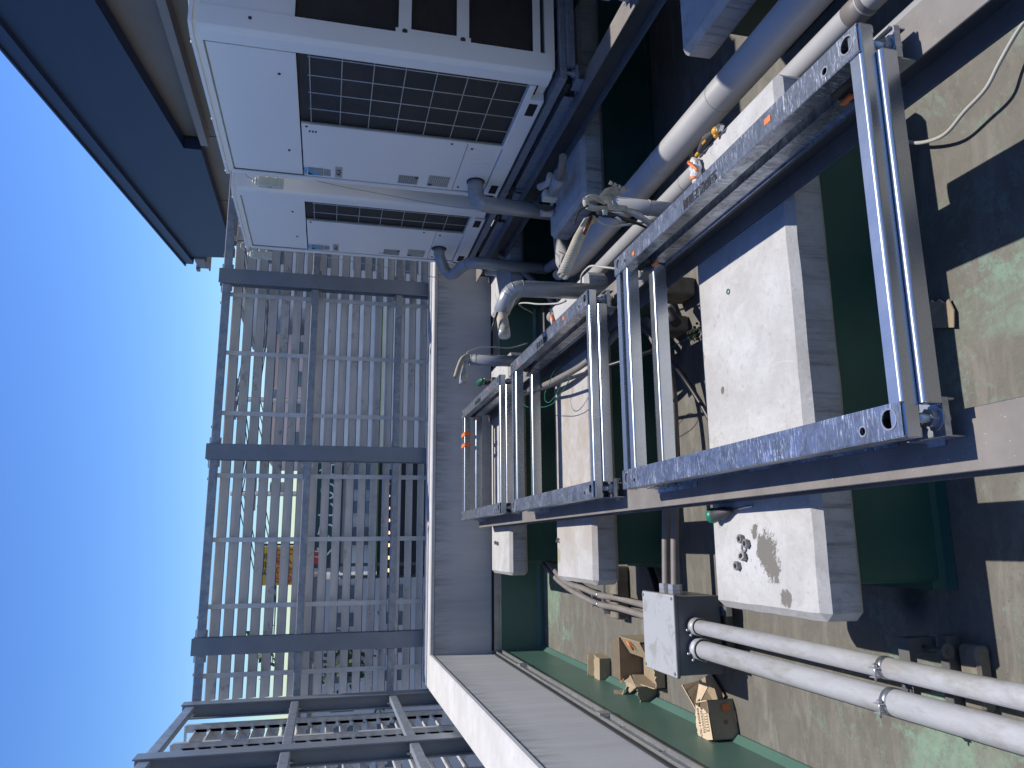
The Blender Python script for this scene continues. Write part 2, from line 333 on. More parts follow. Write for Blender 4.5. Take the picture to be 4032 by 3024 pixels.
        for q in range(4):
            A, B = L[q], L[(q+1) % 4]
            for k in range(n): f = s.bm.faces.new((A[k], A[(k+1) % n], B[(k+1) % n], B[k])); f.material_index = k0
        return s
    def holed(s, x0, x1, y0, y1, z, cx, cy, r, t=.003, m=None, n=32):
        """horizontal plate with one round hole, a raised bright rim is added by the caller"""
        T1, T2, B1, B2 = [], [], [], []
        for k in range(n):
            a = 2*math.pi*(k+.5)/n; dx, dy = math.cos(a), math.sin(a)
            q = min((x1-cx)/dx if dx > 1e-9 else 1e9, (x0-cx)/dx if dx < -1e-9 else 1e9, (y1-cy)/dy if dy > 1e-9 else 1e9, (y0-cy)/dy if dy < -1e-9 else 1e9)
            T1.append(s.bm.verts.new((cx+r*dx, cy+r*dy, z))); T2.append(s.bm.verts.new((cx+q*dx, cy+q*dy, z)))
            B1.append(s.bm.verts.new((cx+r*dx, cy+r*dy, z-t)))
        k0 = s.mi(m)
        for k in range(n):
            j = (k+1) % n
            f = s.bm.faces.new((T1[k], T2[k], T2[j], T1[j])); f.material_index = k0
            f = s.bm.faces.new((T1[k], T1[j], B1[j], B1[k])); f.material_index = k0
            # corner fill
            pa, pb = T2[k].co, T2[j].co
            if abs(pa.x-pb.x) > 1e-6 and abs(pa.y-pb.y) > 1e-6:
                cxn = x1 if max(pa.x, pb.x) > cx and abs(max(pa.x, pb.x)-x1) < 1e-6 else x0; cyn = y1 if abs(max(pa.y, pb.y)-y1) < 1e-6 and max(pa.y, pb.y) > cy else y0
                f = s.bm.faces.new((T2[k], s.bm.verts.new((cxn, cyn, z)), T2[j])); f.material_index = k0
        return s
    def sheet(s, corners, t, m=None, m2=None, jag=0):
        """thin panel from 3-8 coplanar corners with thickness t"""
        c = [V(p) for p in corners]; n = (c[1]-c[0]).cross(c[2]-c[0]).normalized()
        if jag:
            out = []
            for i in range(len(c)):
                a, b = c[i], c[(i+1) % len(c)]; out.append(a)
                if i in jag:
                    q = int((b-a).length/.008); inn = (sum(c, V())/len(c)-(a+b)/2).normalized()
                    for j in range(1, q): out.append(a.lerp(b, j/q)+inn*random.uniform(-.002, .009+.006*math.sin(j*.9)))
            c = out
        A = [s.bm.verts.new(p) for p in c]; B = [s.bm.verts.new(p-n*t) for p in c]; K = len(c)
        f = s.bm.faces.new(A); f.material_index = s.mi(m); f = s.bm.faces.new(B[::-1]); f.material_index = s.mi(m2 or m)
        for i in range(K): f = s.bm.faces.new((A[i], B[i], B[(i+1) % K], A[(i+1) % K])); f.material_index = s.mi(M['card_torn'] if jag else (m2 or m))
        return s
    def build(s, name, mat, parent=None, fix=True, origin=None):
        if fix: bmesh.ops.recalc_face_normals(s.bm, faces=s.bm.faces[:])
        me = bpy.data.meshes.new(name); vs = s.bm.verts
        if parent is not None: off = V(WL[parent.name])
        elif origin is not None: off = V(origin)
        else:
            mn = [min(v.co[i] for v in vs) for i in range(3)]; mx = [max(v.co[i] for v in vs) for i in range(3)]; off = V(((mn[0]+mx[0])/2, (mn[1]+mx[1])/2, mn[2]))
        for v in vs: v.co -= off
        s.bm.to_mesh(me); s.bm.free()
        mats = s.mats or [None]
        for q in mats: me.materials.append(q if q is not None else mat)
        o = bpy.data.objects.new(name, me); C.objects.link(o)
        if parent is not None: o.parent = parent; WL[o.name] = WL[parent.name]
        else: o.location = off; WL[o.name] = tuple(off)
        return o
WL = {}
def B_(m=None):
    b = MB()
    if m is not None: b.mats = [m]
    return b
def tag(o, label=None, cat=None, group=None, kind=None):
    if label: o['label'] = label
    if cat: o['category'] = cat
    if group: o['group'] = group
    if kind: o['kind'] = kind
    return o
def thing(name, loc, label, cat, group=None):
    o = bpy.data.objects.new(name, None); C.objects.link(o); o.location = loc; o.empty_display_size = .05; WL[o.name] = tuple(loc)
    return tag(o, label, cat, group)
def dup(root, delta, label, group=None):
    r = root.copy(); C.objects.link(r); r.location = root.location+V(delta); r['label'] = label
    if group: r['group'] = group
    WL[r.name] = tuple(r.location)
    for ch in list(root.children):
        c = ch.copy(); C.objects.link(c); c.parent = r; WL[c.name] = WL[r.name]
        for g in ch.children: d = g.copy(); C.objects.link(d); d.parent = c
    return r
def smooth_path(pts, k=6):
    pts = [V(p) for p in pts]; out = []
    for i in range(len(pts)-1):
        p0, p1, p2, p3 = pts[max(i-1, 0)], pts[i], pts[i+1], pts[min(i+2, len(pts)-1)]
        for j in range(k):
            t = j/k; out.append(.5*((2*p1)+(p2-p0)*t+(2*p0-5*p1+4*p2-p3)*t*t+(3*p1-p0-3*p2+p3)*t**3))
    out.append(pts[-1]); return out
def cable(name, pts, r, mat, label, cat, group=None, n=8, k=6):
    return tag(MB().tube(smooth_path(pts, k), r, n).build(name, mat), label, cat, group)
def text(name, s, size, pos, right, up, mat, parent=None, ext=.0006, bold=0, sx=1.0):
    cu = bpy.data.curves.new(name, 'FONT'); cu.body = s; cu.size = size; cu.extrude = ext; cu.offset = bold; cu.align_x = 'CENTER'; cu.align_y = 'CENTER'
    o = bpy.data.objects.new(name, cu); C.objects.link(o); bpy.context.view_layer.update()
    me = bpy.data.meshes.new_from_object(o.evaluated_get(bpy.context.evaluated_depsgraph_get())); bpy.data.objects.remove(o)
    r, u = V(right).normalized(), V(up).normalized(); n = r.cross(u); p = V(pos)-V(WL[parent.name] if parent else (0, 0, 0))
    T = Matrix(((r.x*sx, u.x, n.x, p.x), (r.y*sx, u.y, n.y, p.y), (r.z*sx, u.z, n.z, p.z), (0, 0, 0, 1))); me.transform(T)
    me.materials.clear(); me.materials.append(mat)
    q = bpy.data.objects.new(name, me); C.objects.link(q)
    if parent: q.parent = parent; WL[q.name] = WL[parent.name]
    return q

FL = -1.68; BT = -1.13; BH = .112; CT = -1.242; CB = -1.372; RT = -1.0
# ================================================================== SETTING
tag(B_().box(-1.06, 7.5, -4, 6.3, FL-.25, FL).build('roof_floor', M['deck']), kind='structure')
g = B_(); g.quad([(-1500, -1500, -13), (1500, -1500, -13), (1500, 1500, -13), (-1500, 1500, -13)])
tag(g.build('ground', simple('street_asphalt', (.20, .20, .20), (.26, .25, .24), .2, .9)), kind='structure')

def parapet(axis, label):
    """axis 'x': far wall along X facing the camera; axis 'y': left wall along Y"""
    if axis == 'x':
        t = thing('parapet_wall', (3, 5.94, FL), label, 'wall', 'parapet walls round the roof')
        B_().box(-1.06, 7.5, 5.943, 6.315, -3.2, -.83).build('wall', M['wall'], t)
        b = B_(); n = 40; prev = None
        b.box(-1.06, 7.5, 5.94, 6.32, -.828, -.793, None, .008); b.build('coping', M['coping'], t)
        b = B_(); b.prism([(5.915, FL+.002), (5.9, FL+.002), (5.9, FL+.03), (5.918, FL+.05), (5.918, -1.345), (5.943, -1.345), (5.943, FL+.002)], 'x', -.82, 7.5); b.build('green_upstand', M['green'], t)
        b = B_(); b.box(-.8, 7.5, 5.912, 5.942, -1.343, -1.333); b.box(-.8, 7.5, 5.930, 5.942, -1.333, -1.296); b.box(-.8, 7.5, 5.922, 5.942, -1.296, -1.289)
        for x in (-.35, .3, .95, 1.6, 2.25): b.cyl((x, 5.931, -1.315), (x, 5.924, -1.315), .006, 8)
        b.build('flashing_strip', M['flash'], t)
        B_().box(-.8, 7.5, 5.934, 5.942, -1.289, -1.272).build('sealant_bead', M['sealant'], t)
    else:
        t = thing('parapet_wall', (-.82, 2, FL), label, 'wall', 'parapet walls round the roof')
        B_().box(-1.057, -.817, -4, 5.943, -3.2, -.83).build('wall', M['wall'], t)
        b = B_(); b.box(-1.062, -.812, -4, 5.939, -.828, -.793, None, .008); b.build('coping', M['coping'], t)
        b = B_(); b.prism([(-.795, FL+.003), (-.77, FL+.003), (-.77, FL+.012), (-.795, FL+.04), (-.80, -1.345), (-.817, -1.345), (-.817, FL+.003)], 'y', -4, 5.9); b.build('green_upstand', M['green'], t)
        b = B_(); b.box(-.816, -.786, -4, 5.912, -1.343, -1.334); b.box(-.816, -.804, -4, 5.912, -1.334, -1.297); b.box(-.816, -.794, -4, 5.912, -1.297, -1.289)
        for k in range(12): y = 5.5-k*.42; b.cyl((-.805, y, -1.315), (-.797, y, -1.315), .006, 8)
        for y in (5.15, 3.62, 2.1): b.box(-.803, -.784, y-.03, y+.03, -1.345, -1.287)
        b.build('flashing_strip', M['flash'], t)
        B_().box(-.816, -.808, -4, 5.912, -1.289, -1.268).build('sealant_bead', M['sealant'], t)
parapet('x', 'shaded concrete parapet across the far end of the roof')
parapet('y', 'sunlit concrete parapet running along the left edge of the roof')

# ------------------------------------------------------------------ louvre fences
def fence(kind, label):
    if kind == 'far':
        T = lambda u, v, z: V((u, 6.35+v, z)); u0, u1 = -1.16, 4.4; posts = [-.74, .737, 2.205, 3.68]; mull = [2.09-.51*k for k in range(-4, 7)]; org = (.7, 6.4, -1.6)
    else:
        T = lambda u, v, z: V((-1.10-v, u, z)); u0, u1 = 1.2, 6.30; posts = [6.165, 4.735, 3.26, 1.8]; mull = [6.17-.53*k for k in range(9)]; org = (-1.15, 4, -1.6)
    t = thing('louver_fence', org, label, 'fence', 'louvre fences round the roof')
    def bx(b, a0, a1, v0, v1, z0, z1, m=None):
        p, q = T(a0, v0, z0), T(a1, v1, z1); b.box(min(p.x, q.x), max(p.x, q.x), min(p.y, q.y), max(p.y, q.y), z0, z1, m)
    for u in posts:
        b = B_(); bx(b, u-.0625, u+.0625, 0, .008, -1.9, .945); bx(b, u-.0625, u+.0625, .092, .100, -1.9, .945); bx(b, u-.003, u+.003, .008, .092, -1.9, .945); b.build('post', M['paintpost'], t)
        for z in (.885, .165, -.545):
            for s_ in (-1, 1):
                b = B_(); bx(b, u+s_*.09-.028, u+s_*.09+.028, .055, .061, z-.045, z+.045)
                for dz in (-.02, .02): p = T(u+s_*.09, .05, z+dz); q = T(u+s_*.09, .085, z+dz); b.cyl(p, q, .008, 6)
                b.build('joint_plate', M['zinc'], t)
    edges = sorted(posts)
    spans = [(u0, edges[0]-.064)]+[(edges[i]+.064, edges[i+1]-.064) for i in range(len(edges)-1)]+[(edges[-1]+.064, u1)]
    levels = [(.85, .915), (.137, .194), (-.573, -.517)]
    for a, c in spans:
        for z0, z1 in levels:
            b = B_(); p, q = T(a, .012, z0), T(c, .05, z1); b.box(min(p.x, q.x), max(p.x, q.x), min(p.y, q.y), max(p.y, q.y), z0, z1, None, .006, 2); b.build('rail', M['paintrail'], t)
    zt = .845; n = 18; pitch = .1
    # vertical brackets: a notched alloy strip whose teeth hold the blades
    for u in mull:
        if not (u0 < u < u1): continue
        b = B_(); bx(b, u-.0025, u+.0025, .148, .20, -1.0, .905); bx(b, u-.018, u+.018, .145, .148, -1.0, .905)
        for i in range(n):
            z = zt-i*pitch; P = [(.18, z+.012), (.235, z-.055), (.225, z-.075), (.18, z-.075)]
            vs1 = [T(u-.0025, p[0], p[1]) for p in P]; vs2 = [T(u+.0025, p[0], p[1]) for p in P]; b.quad(vs1); b.quad(vs2[::-1])
            for k in range(4): b.quad([vs1[k], vs1[(k+1) % 4], vs2[(k+1) % 4], vs2[k]])
        bx(b, u-.022, u+.022, .15, .26, .905, .918); b.build('bracket', M['bracket'], t)
    b = B_(); b.mats = [M['blade'], M['lip_shade']]
    prof = [(.178, -.004), (.180, .003), (.192, .003), (.250, -.056), (.250, -.062), (.246, -.062), (.190, -.002), (.182, -.002)]
    for i in range(n):
        z = zt-i*pitch
        for a, c in ((u0, u1),):
            A = [T(a, p[0]+.004, z+p[1]) for p in prof]; Bq = [T(c, p[0]+.004, z+p[1]) for p in prof]
            for k in range(len(prof)):
                j = (k+1) % len(prof); b.quad([A[k], A[j], Bq[j], Bq[k]], M['blade'])
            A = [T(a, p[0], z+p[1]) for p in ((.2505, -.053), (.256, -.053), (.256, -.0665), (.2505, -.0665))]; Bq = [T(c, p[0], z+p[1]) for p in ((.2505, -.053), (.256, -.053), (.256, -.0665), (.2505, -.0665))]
            for k in range(4): j = (k+1) % 4; b.quad([A[k], A[j], Bq[j], Bq[k]], M['lip_shade'])  # thin strip carrying the painted shade along the blade's lower edge
    b.build('louver_panel', M['blade'], t)
    b = B_()
    for u in edges:
        for du in (-.11, .11):
            for dz in (0,): b.cyl(T(u+du, .10, .918), T(u+du, .10, .932), .012, 8); b.cyl(T(u+du*1.9, .10, .918), T(u+du*1.9, .10, .932), .012, 8)
    bx(b, u0, u1, .09, .11, .900, .918); b.build('top_bolts', M['brick'], t)
fence('far', 'grey louvre fence across the far end behind the shaded parapet')
fence('left', 'grey louvre fence along the left edge behind the sunlit parapet')

# ------------------------------------------------------------------ navy-clad building to the right
t = thing('blue_building', (5, 8, -13), 'navy blue clad building with sloping eave and beige siding', 'building')
BX = 4.0
def zr(y): return 2.683-(y-6.131)*.1236       # sloping eave
def zb(y): return 1.837-(y-5.516)*.1236       # sloping lower edge of the cladding
b = B_(); b.prism([(0, zb(0)), (0, zr(0)), (10.85, zr(10.85)), (10.75, 1.405), (7.67, 1.405), (7.67, zb(7.67))], 'x', BX, BX+.12); b.build('blue_cladding', M['blue'], t)
b = B_(); b.prism([(0, zr(0)-.13), (0, zr(0)+.012), (11.0, zr(11.0)+.012), (11.0, zr(11.0)-.09), (10.95, zr(10.95)-.10), (10.95, zr(10.95)-.11)], 'x', BX-.05, BX+2)
b.prism([(0, zr(0)+.0121), (0, zr(0)+.03), (11.03, zr(11.03)+.03), (11.03, zr(11.03)+.0121)], 'x', BX-.075, BX+2); b.build('eave_trim', M['bluetrim'], t)
b = B_(); b.box(BX+.16, BX+4, 0, 10.7, -13, 1.95); b.build('beige_wall', M['beige'], t)
b = B_(); b.box(BX+.02, BX+.16, 0, 7.62, 1.33, 1.40); b.box(BX+.05, BX+.16, 0, 7.62, 1.04, 1.07)
for y in (3.2, 5.3, 7.66, 9.2): b.box(BX+.150, BX+.16, y, y+.012, -2, 2.3)
b.build('siding_trim', M['beigetrim'], t)
b = B_(); b.box(BX-.02, BX+.30, 10.86, 11.24, 1.82, 1.965, None, .01); b.box(BX-.05, BX+.33, 11.20, 11.30, 1.94, 1.985); b.box(BX-.03, BX+.31, 10.90, 11.30, 1.80, 1.818); b.build('gutter_box', M['beigetrim'], t)
b = B_(); b.prism([(0, zr(0)-.01), (0, zr(0)-.10), (10.9, zr(10.9)-.10), (10.9, zr(10.9)-.01)], 'x', BX+.125, BX+4); b.build('roof', M['bluetrim'], t)

# ------------------------------------------------------------------ concrete footings
def footing(x0, x1, y0, y1, mat, label):
    t = thing('concrete_footing', ((x0+x1)/2, (y0+y1)/2, FL), label, 'footing', 'concrete footings under the steel beams')
    b = B_(); b.box(x0, x1, y0, y1, CB, CT, None, .022, 1)
    bmesh.ops.subdivide_edges(b.bm, edges=[e for e in b.bm.edges if e.calc_length() > .2], cuts=14, use_grid_fill=True)
    for v in b.bm.verts:
        nz = noise.noise(v.co*9); v.co += V((noise.noise(v.co*14)*.003, noise.noise(v.co*13+V((5, 0, 0)))*.003, nz*.002))
    b.build('cap_slab', mat, t)
    b = B_(); xa, xb, ya, yb = x0+.09, x1-.09, y0+.055, y1-.055
    b.box(xa, xb, ya, yb, FL+.02, CB+.003, None, .012, 2)
    b.prism([(ya-.03, FL+.003), (ya-.004, FL+.012), (ya+.005, FL+.05), (yb-.005, FL+.05), (yb+.004, FL+.012), (yb+.03, FL+.003)], 'x', xa-.02, xb+.02); b.build('plinth', M['plinthgreen'], t)
    return t
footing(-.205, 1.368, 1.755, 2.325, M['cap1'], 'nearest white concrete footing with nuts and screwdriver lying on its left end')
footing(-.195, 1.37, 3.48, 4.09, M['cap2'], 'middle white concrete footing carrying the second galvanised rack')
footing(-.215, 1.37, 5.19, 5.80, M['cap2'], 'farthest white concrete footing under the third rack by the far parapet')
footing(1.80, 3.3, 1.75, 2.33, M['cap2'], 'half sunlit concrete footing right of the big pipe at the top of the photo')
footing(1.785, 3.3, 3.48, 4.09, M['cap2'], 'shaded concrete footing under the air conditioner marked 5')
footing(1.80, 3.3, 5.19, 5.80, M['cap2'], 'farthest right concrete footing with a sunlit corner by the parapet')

# ------------------------------------------------------------------ steel beams
def beam(x0, wdt, y0, y1, label, holes=()):
    b = B_(); x1 = x0+wdt; cx = (x0+x1)/2
    b.box(x0, x1, y0, y1, BT-.007, BT, None, .0015); b.box(x0, x1, y0, y1, BT-BH, BT-BH+.007, None, .0015); b.box(cx-.003, cx+.003, y0+.001, y1-.001, BT-BH+.0065, BT-.0065)
    tag(b.build('steel_beam', M['beam']), label, 'beam', 'steel beams laid on the footings')
beam(.12, .115, -1.5, 5.72, 'dusty steel beam carrying the left side of the galvanised racks')
beam(.955, .115, -1.5, 5.85, 'dusty steel beam carrying the right side of the galvanised racks')
beam(2.12, .115, -1.5, 5.85, 'dark steel beam under the front of the white air conditioners')
beam(2.93, .115, -1.5, 5.85, 'dark steel beam under the back of the white air conditioners')

# ------------------------------------------------------------------ vibration isolating racks
def rack(x0, x1, y0, y1, label, dark=False, group='galvanised racks left empty on the beams', stamp=True):
    g1, g2, zn = (M['rackdark'],)*3 if dark else (M['galv'], M['galv_s'], M['zinc'])
    t = thing('equipment_rack', ((x0+x1)/2, (y0+y1)/2, BT), label, 'rack', group); w_ = .065
    for sx, xa in ((-1, x0), (1, x1-w_)):
        b = B_(); xb = xa+w_
        # top flange with two holes at each end
        ys = [y0, y0+.075, y0+.135, (y0+y1)/2, y1-.135, y1-.075, y1]; rr = [.0185, .009, None, None, .009, .0185]
        for k in range(6):
            if rr[k]: b.holed(xa+.002, xb-.002, ys[k], ys[k+1], RT, (xa+xb)/2+(.004 if rr[k] > .01 else -.008), (ys[k]+ys[k+1])/2-(.005 if k == 0 else 0), rr[k])
            else: b.quad([(xa+.002, ys[k], RT), (xb-.002, ys[k], RT), (xb-.002, ys[k+1], RT), (xa+.002, ys[k+1], RT)])
        for xe in (xa, xb-.0032):
            b.box(xe, xe+.0032, y0, y1, RT-.04, RT-.0008)
        for xe in ((xa+.0032, xa+.018), (xb-.018, xb-.0032)): b.box(xe[0], xe[1], y0, y1, RT-.040, RT-.037)
        for k in (0, 1, 4, 5):   # bright hole rims
            r = rr[k]; b.ring(((xa+xb)/2+(.004 if r > .01 else -.008), (ys[k]+ys[k+1])/2-(.005 if k == 0 else 0), RT), (0, 0, 1), r-.001, r+.0022, .0012, 24, M['chrome'] if not dark else None)
        b.build('side_rail', g1, t)
        # lower side rail
        b = B_(); xl = xa+.012 if sx < 0 else xa+.004
        ya, yb = y0+.165, y1-.165
        b.box(xl, xl+.052, ya, yb, RT-.078, RT-.075); b.box(xl, xl+.003, ya, yb, BT+.004, RT-.0775); b.box(xl+.049, xl+.052, ya, yb, BT+.004, RT-.0775); b.box(xl-.006, xl+.004, ya, yb, BT+.001, BT+.004)
        b.build('lower_side_rail', g1, t)
        # rubber isolators
        for y_ in (y0+.065, y1-.165):
            b = B_(); b.cyl((xl+.028, y_, RT-.072), (xl+.028, y_+.098, RT-.072), .026, 20); b.build('isolator', M['rubber'], t)
        # corner brackets with levelling bolts
        for y_, dy in ((y0+.012, -1), (y1-.088, 1)):
            xc = xl+.026; b = B_()
            b.box(xc-.036, xc+.036, y_-.020, y_+.045, BT+.044, BT+.047, None, .001); b.box(xc-.036, xc-.033, y_-.018, y_+.08, BT+.001, BT+.044); b.box(xc+.033, xc+.036, y_-.018, y_+.03, BT+.018, BT+.058)
            b.box(xc-.036, xc+.036, y_+.042, y_+.045, BT+.002, BT+.044); b.box(xc-.045, xc-.036, y_+.03, y_+.075, BT+.001, BT+.0035); b.box(xc-.036, xc+.036, y_-.023, y_-.020, BT+.036, BT+.050)
            b.box(xc-.033, xc+.033, y_+.045, y_+.11, BT+.010, BT+.013)
            b.build('bolt_bracket', zn, t)
            b = B_(); b.cyl((xc, y_, BT+.02), (xc, y_, RT-.033), .0095, 14); b.hexnut((xc, y_, BT+.052), (0, 0, 1), .0155, .013); b.cyl((xc, y_, BT+.048), (xc, y_, BT+.0515), .024, 20); b.hexnut((xc, y_, BT+.029), (0, 0, 1), .0165, .014)
            b.build('levelling_bolt', zn, t)
            b = B_()
            for dx, dz in ((-.02, .0), (.02, 0)): b.cyl((xc+dx, y_+.045, BT+.005), (xc+dx, y_+.045, BT+.009), .006, 10)
            b.build('screws', M['chrome'] if not dark else zn, t)
    # cross channels, rounded edge towards the camera
    def channel(y, z, d, hgt, wd, nm, mirror=False, ins=0):
        b = B_(); s1 = -1 if not mirror else 1; ye = y; xs0, xs1 = x0+ins, x1-ins
        r = .007; arc = [(ye-s1*0, z-hgt)]
        P = [(ye, z-hgt), (ye, z-r)]+[(ye+(-s1)*(r-r*math.cos(a)), z-r+r*math.sin(a)) for a in [math.pi/2*k/4 for k in range(1, 5)]]+[(ye+(-s1)*wd, z)]
        Q = [(p[0]+(-s1)*.0028 if i < 2 else p[0]+(-s1)*.001, p[1]-(.0028 if i > 3 else .001 if i > 1 else 0)) for i, p in enumerate(P)]
        for L in (P, Q[::-1]):
            for k in range(len(L)-1):
                f = b.quad([(xs0, *L[k]), (xs0, *L[k+1]), (xs1, *L[k+1]), (xs1, *L[k])]); f.smooth = True
        b.box(xs0, xs1, min(ye, ye-s1*.016), max(ye, ye-s1*.016), z-hgt-.002, z-hgt); b.box(xs0, xs1, min(ye-s1*wd, ye-s1*(wd-.003)), max(ye-s1*wd, ye-s1*(wd-.003)), z-.016, z-.0005)
        for xe in (xs0, xs1): b.box(xe-.001, xe+.001, min(ye, ye-s1*.02), max(ye, ye-s1*.02), z-hgt, z-.004)
        b.build(nm, g2, t, fix=True)
    channel(y0-.001, RT-.0045, -1, .030, .034, 'cross_channel')
    channel(y1+.001, RT-.0045, 1, .041, .040, 'cross_channel', True)
    channel(y1-.105, RT-.0045, 1, .041, .036, 'cross_channel', False)
    channel(y0-.0155, RT-.038, -1, .036, .034, 'lower_cross_channel', False, .062)
    channel(y1-.155, RT-.083, -1, .046, .042, 'lower_cross_channel')
    if not dark:
        z = RT+.0008
        for (xa, ya, dx, dy) in ((x1-.035, y0+.31, .016, .026), (x1-.05, y1-.19, .014, .02)): B_().box(xa, xa+dx, ya, ya+dy, z, z+.0006).build('orange_tape_patch', M['orange'], t)
        for ya in (y0+.13, y1-.19): B_().box(x1-.073, x1-.0665, ya, ya+.035, RT-.09, RT-.0765).build('orange_tape_patch', M['orange'], t)
        if stamp: text('stamped_lettering', '空調機正面側', .034, (x1-.040, y0+.675, RT+.0012), (0, 1, 0), (-1, 0, 0), M['ink'], t, .0003, .0006, 1.0)
        # slotted shim plates on the beams
        for xa in (x0-.012, x1-.05):
            b = B_(); b.box(xa, xa+.07, y1-.30, y1+.0, BT+.0005, BT+.0025); b.build('shim_plate', g1, t)
    return t
r1 = rack(.181, 1.024, 1.14, 2.482, 'nearest galvanised rack, largest in view with orange tape scraps on its right rail')
r2 = dup(r1, (-.010, 1.645, 0), 'middle galvanised rack with a black hose looped inside it', r1['group'])
r3 = dup(r1, (-.006, 3.285, 0), 'farthest galvanised rack with two orange tape bands on its far bar', r1['group'])
b = B_(); zz = RT-.003
for x in (.725, .808): b.box(x, x+.028, 5.62, 5.775, zz-.0, zz+.003); b.box(x, x+.028, 5.617, 5.62, zz-.045, zz+.003)
o = b.build('orange_tape_band', M['orange'], r3)
AG = 'racks under the white air conditioners'
ra = rack(2.18, 3.02, 3.085, 4.43, 'dull blue grey rack under the air conditioner marked 5', True, AG, False)
rack(2.18, 3.02, 4.63, 5.63, 'dull blue grey rack under the air conditioner marked 4', True, AG, False)
rack(2.18, 3.02, 1.20, 2.54, 'dull blue grey rack under the nearest air conditioner', True, AG, False)

# ------------------------------------------------------------------ white outdoor units
def ac_unit(y0, y1, gw, cols, num, label, z0=-.985, z1=.655, knock=True):
    x0, x1 = 2.18, 2.945; t = thing('air_conditioner', ((x0+x1)/2, (y0+y1)/2, z0), label, 'air conditioner', 'white outdoor air conditioning units')
    gy0 = y0+.095; gy1 = gy0+gw; pz = .215; lz = -.69; bz = -.885; fy1 = y1-.062; e = .010
    # corner posts: L profiles with a soft nose
    b = B_()
    for (ya, yb, s) in ((y0, gy0-.004, 1), (y1, fy1+.004, -1)):
        for z in ((z0+.02, z1-.03),):
            w2 = abs(yb-ya); yy = [ya, yb]
            P = [(x0, yb), (x0, ya+s*.022), (x0+.006, ya+s*.007), (x0+.02, ya), (x0+.115, ya), (x0+.115, ya+s*.010), (x0+.012, ya+s*.030), (x0+.008, yb)]
            b = B_(); b.prism(P, 'z', z[0], z[1]); b.build('corner_post', M['ac'], t)
    for (ya, s) in ((y0, 1), (y1, -1)):
        P = [(x1-.09, ya), (x1-.01, ya), (x1, ya+s*.01), (x1, ya+s*.08), (x1-.01, ya+s*.08), (x1-.012, ya+s*.012), (x1-.09, ya+s*.012)]; b = B_(); b.prism(P, 'z', z0+.02, z1-.03); b.build('corner_post', M['ac'], t)
    B_().box(x1-.02, x1-.015, y0+.05, y1-.05, z0+.02, z1-.05).build('rear_coil', M['fins'], t)
    b = B_(); b.box(x0+e, x0+e+.01, gy0+.018, fy1-.008, pz+.004, z1-.05); b.build('upper_panel', M['ac'], t)
    b = B_(); b.box(x0+e-.002, x0+e+.012, gy1+.018, fy1, lz+.003, pz-.004, None, .002)
    b.box(x0+e-.004, x0+e+.006, gy1+.004, gy1+.018, bz, pz-.004); b.build('service_panel', M['ac'], t)
    b = B_(); b.box(x0+e, x0+e+.01, gy1+.018, fy1, bz, lz-.001, None, .001)
    if knock:
        for (dy, dz) in ((.10, -.055), (.21, -.08), (.13, -.13), (.25, -.145)):
            b.ring((x0+e-.0005, gy1+dy, lz+dz), (-1, 0, 0), .032, .034, .001, 24)
    b.build('piping_cover', M['ac'], t)
    b = B_(); b.box(x0+e+.012, x0+e+.02, y0+.02, y1-.02, pz+.006, z1-.04, M['ac_side']); b.box(x0+e+.012, x0+e+.02, gy1+.016, y1-.02, z0+.08, pz-.002, M['ac_side']); b.box(x0+.03, x0+.034, gy0-.09, gy1+.014, bz-.03, pz, M['fins'])
    # side faces: top panel, coil, rails
    b.build('front_coil', M['fins'], t)
    for (yf, q) in ((y0, 1), (y1, -1)):
        def yb2(b, xa, xb, d0, d1, za, zb_): b.box(xa, xb, min(yf+q*d0, yf+q*d1), max(yf+q*d0, yf+q*d1), za, zb_)
        b = B_(); yb2(b, x0+.115, x1-.08, .010, .018, pz+.01, z1-.03); yb2(b, x0+.088, x0+.118, .006, .014, z0+.05, z1-.04)
        for z in (-.262, -.532, -.890): h = .029 if z > -.8 else .018; yb2(b, x0+.10, x1-.06, .002, .008, z-h, z+h)
        yb2(b, x0+.10, x0+.14, .0035, .0075, -.57, -.22); yb2(b, x1-.10, x1-.06, .0035, .009, z0+.05, z1-.04); b.build('side_panel', M['ac'], t)
        b = B_(); yb2(b, x0+.06, x1-.05, .030, .034, z0+.06, pz+.02); b.build('side_coil', M['fins'], t)
    for z in (-.262, -.532): B_().cyl((x0+.125, y0+.004, z), (x0+.125, y0+.0005, z), .0125, 16).build('bolt_hole', M['greygrip'], t)
    for (y, z) in ((gy0+.19, .30), (gy1+.31, .285), (gy1+.03, pz-.03), (gy1+.04, -.60), (gy1+.07, -.72), (fy1-.05, -.72)):
        if y < fy1-.01: B_().cyl((x0+e-.0045, y, z), (x0+e-.001, y, z), .0075, 10).build('fixing_screw', M['greygrip'], t)
    B_().cyl((x0+.075, y0-.0035, .41), (x0+.075, y0+.004, .41), .008, 10).build('fixing_screw', M['greygrip'], t)
    # wire guard
    b = B_(); X = x0+.004; zs = [.159-i*(1.031/7) for i in range(8)]; ys = [gy0+.012+i*(gw-.03)/cols for i in range(cols+1)]
    for z in zs: b.tube([(X+.012, ys[0]-.006, z), (X, ys[0]+.01, z), (X, ys[-1]-.01, z), (X+.012, ys[-1]+.006, z)], .0023, 6)
    for y in ys: b.cyl((X-.004, y, .168), (X-.004, y, zs[-1]-.006), .0023, 6)
    b.build('wire_guard', M['wirew'], t)
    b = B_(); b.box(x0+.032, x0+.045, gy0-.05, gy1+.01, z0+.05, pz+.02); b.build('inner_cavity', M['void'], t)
    # cover lid with chamfered corners and raised rim
    c = .07; o_ = .014
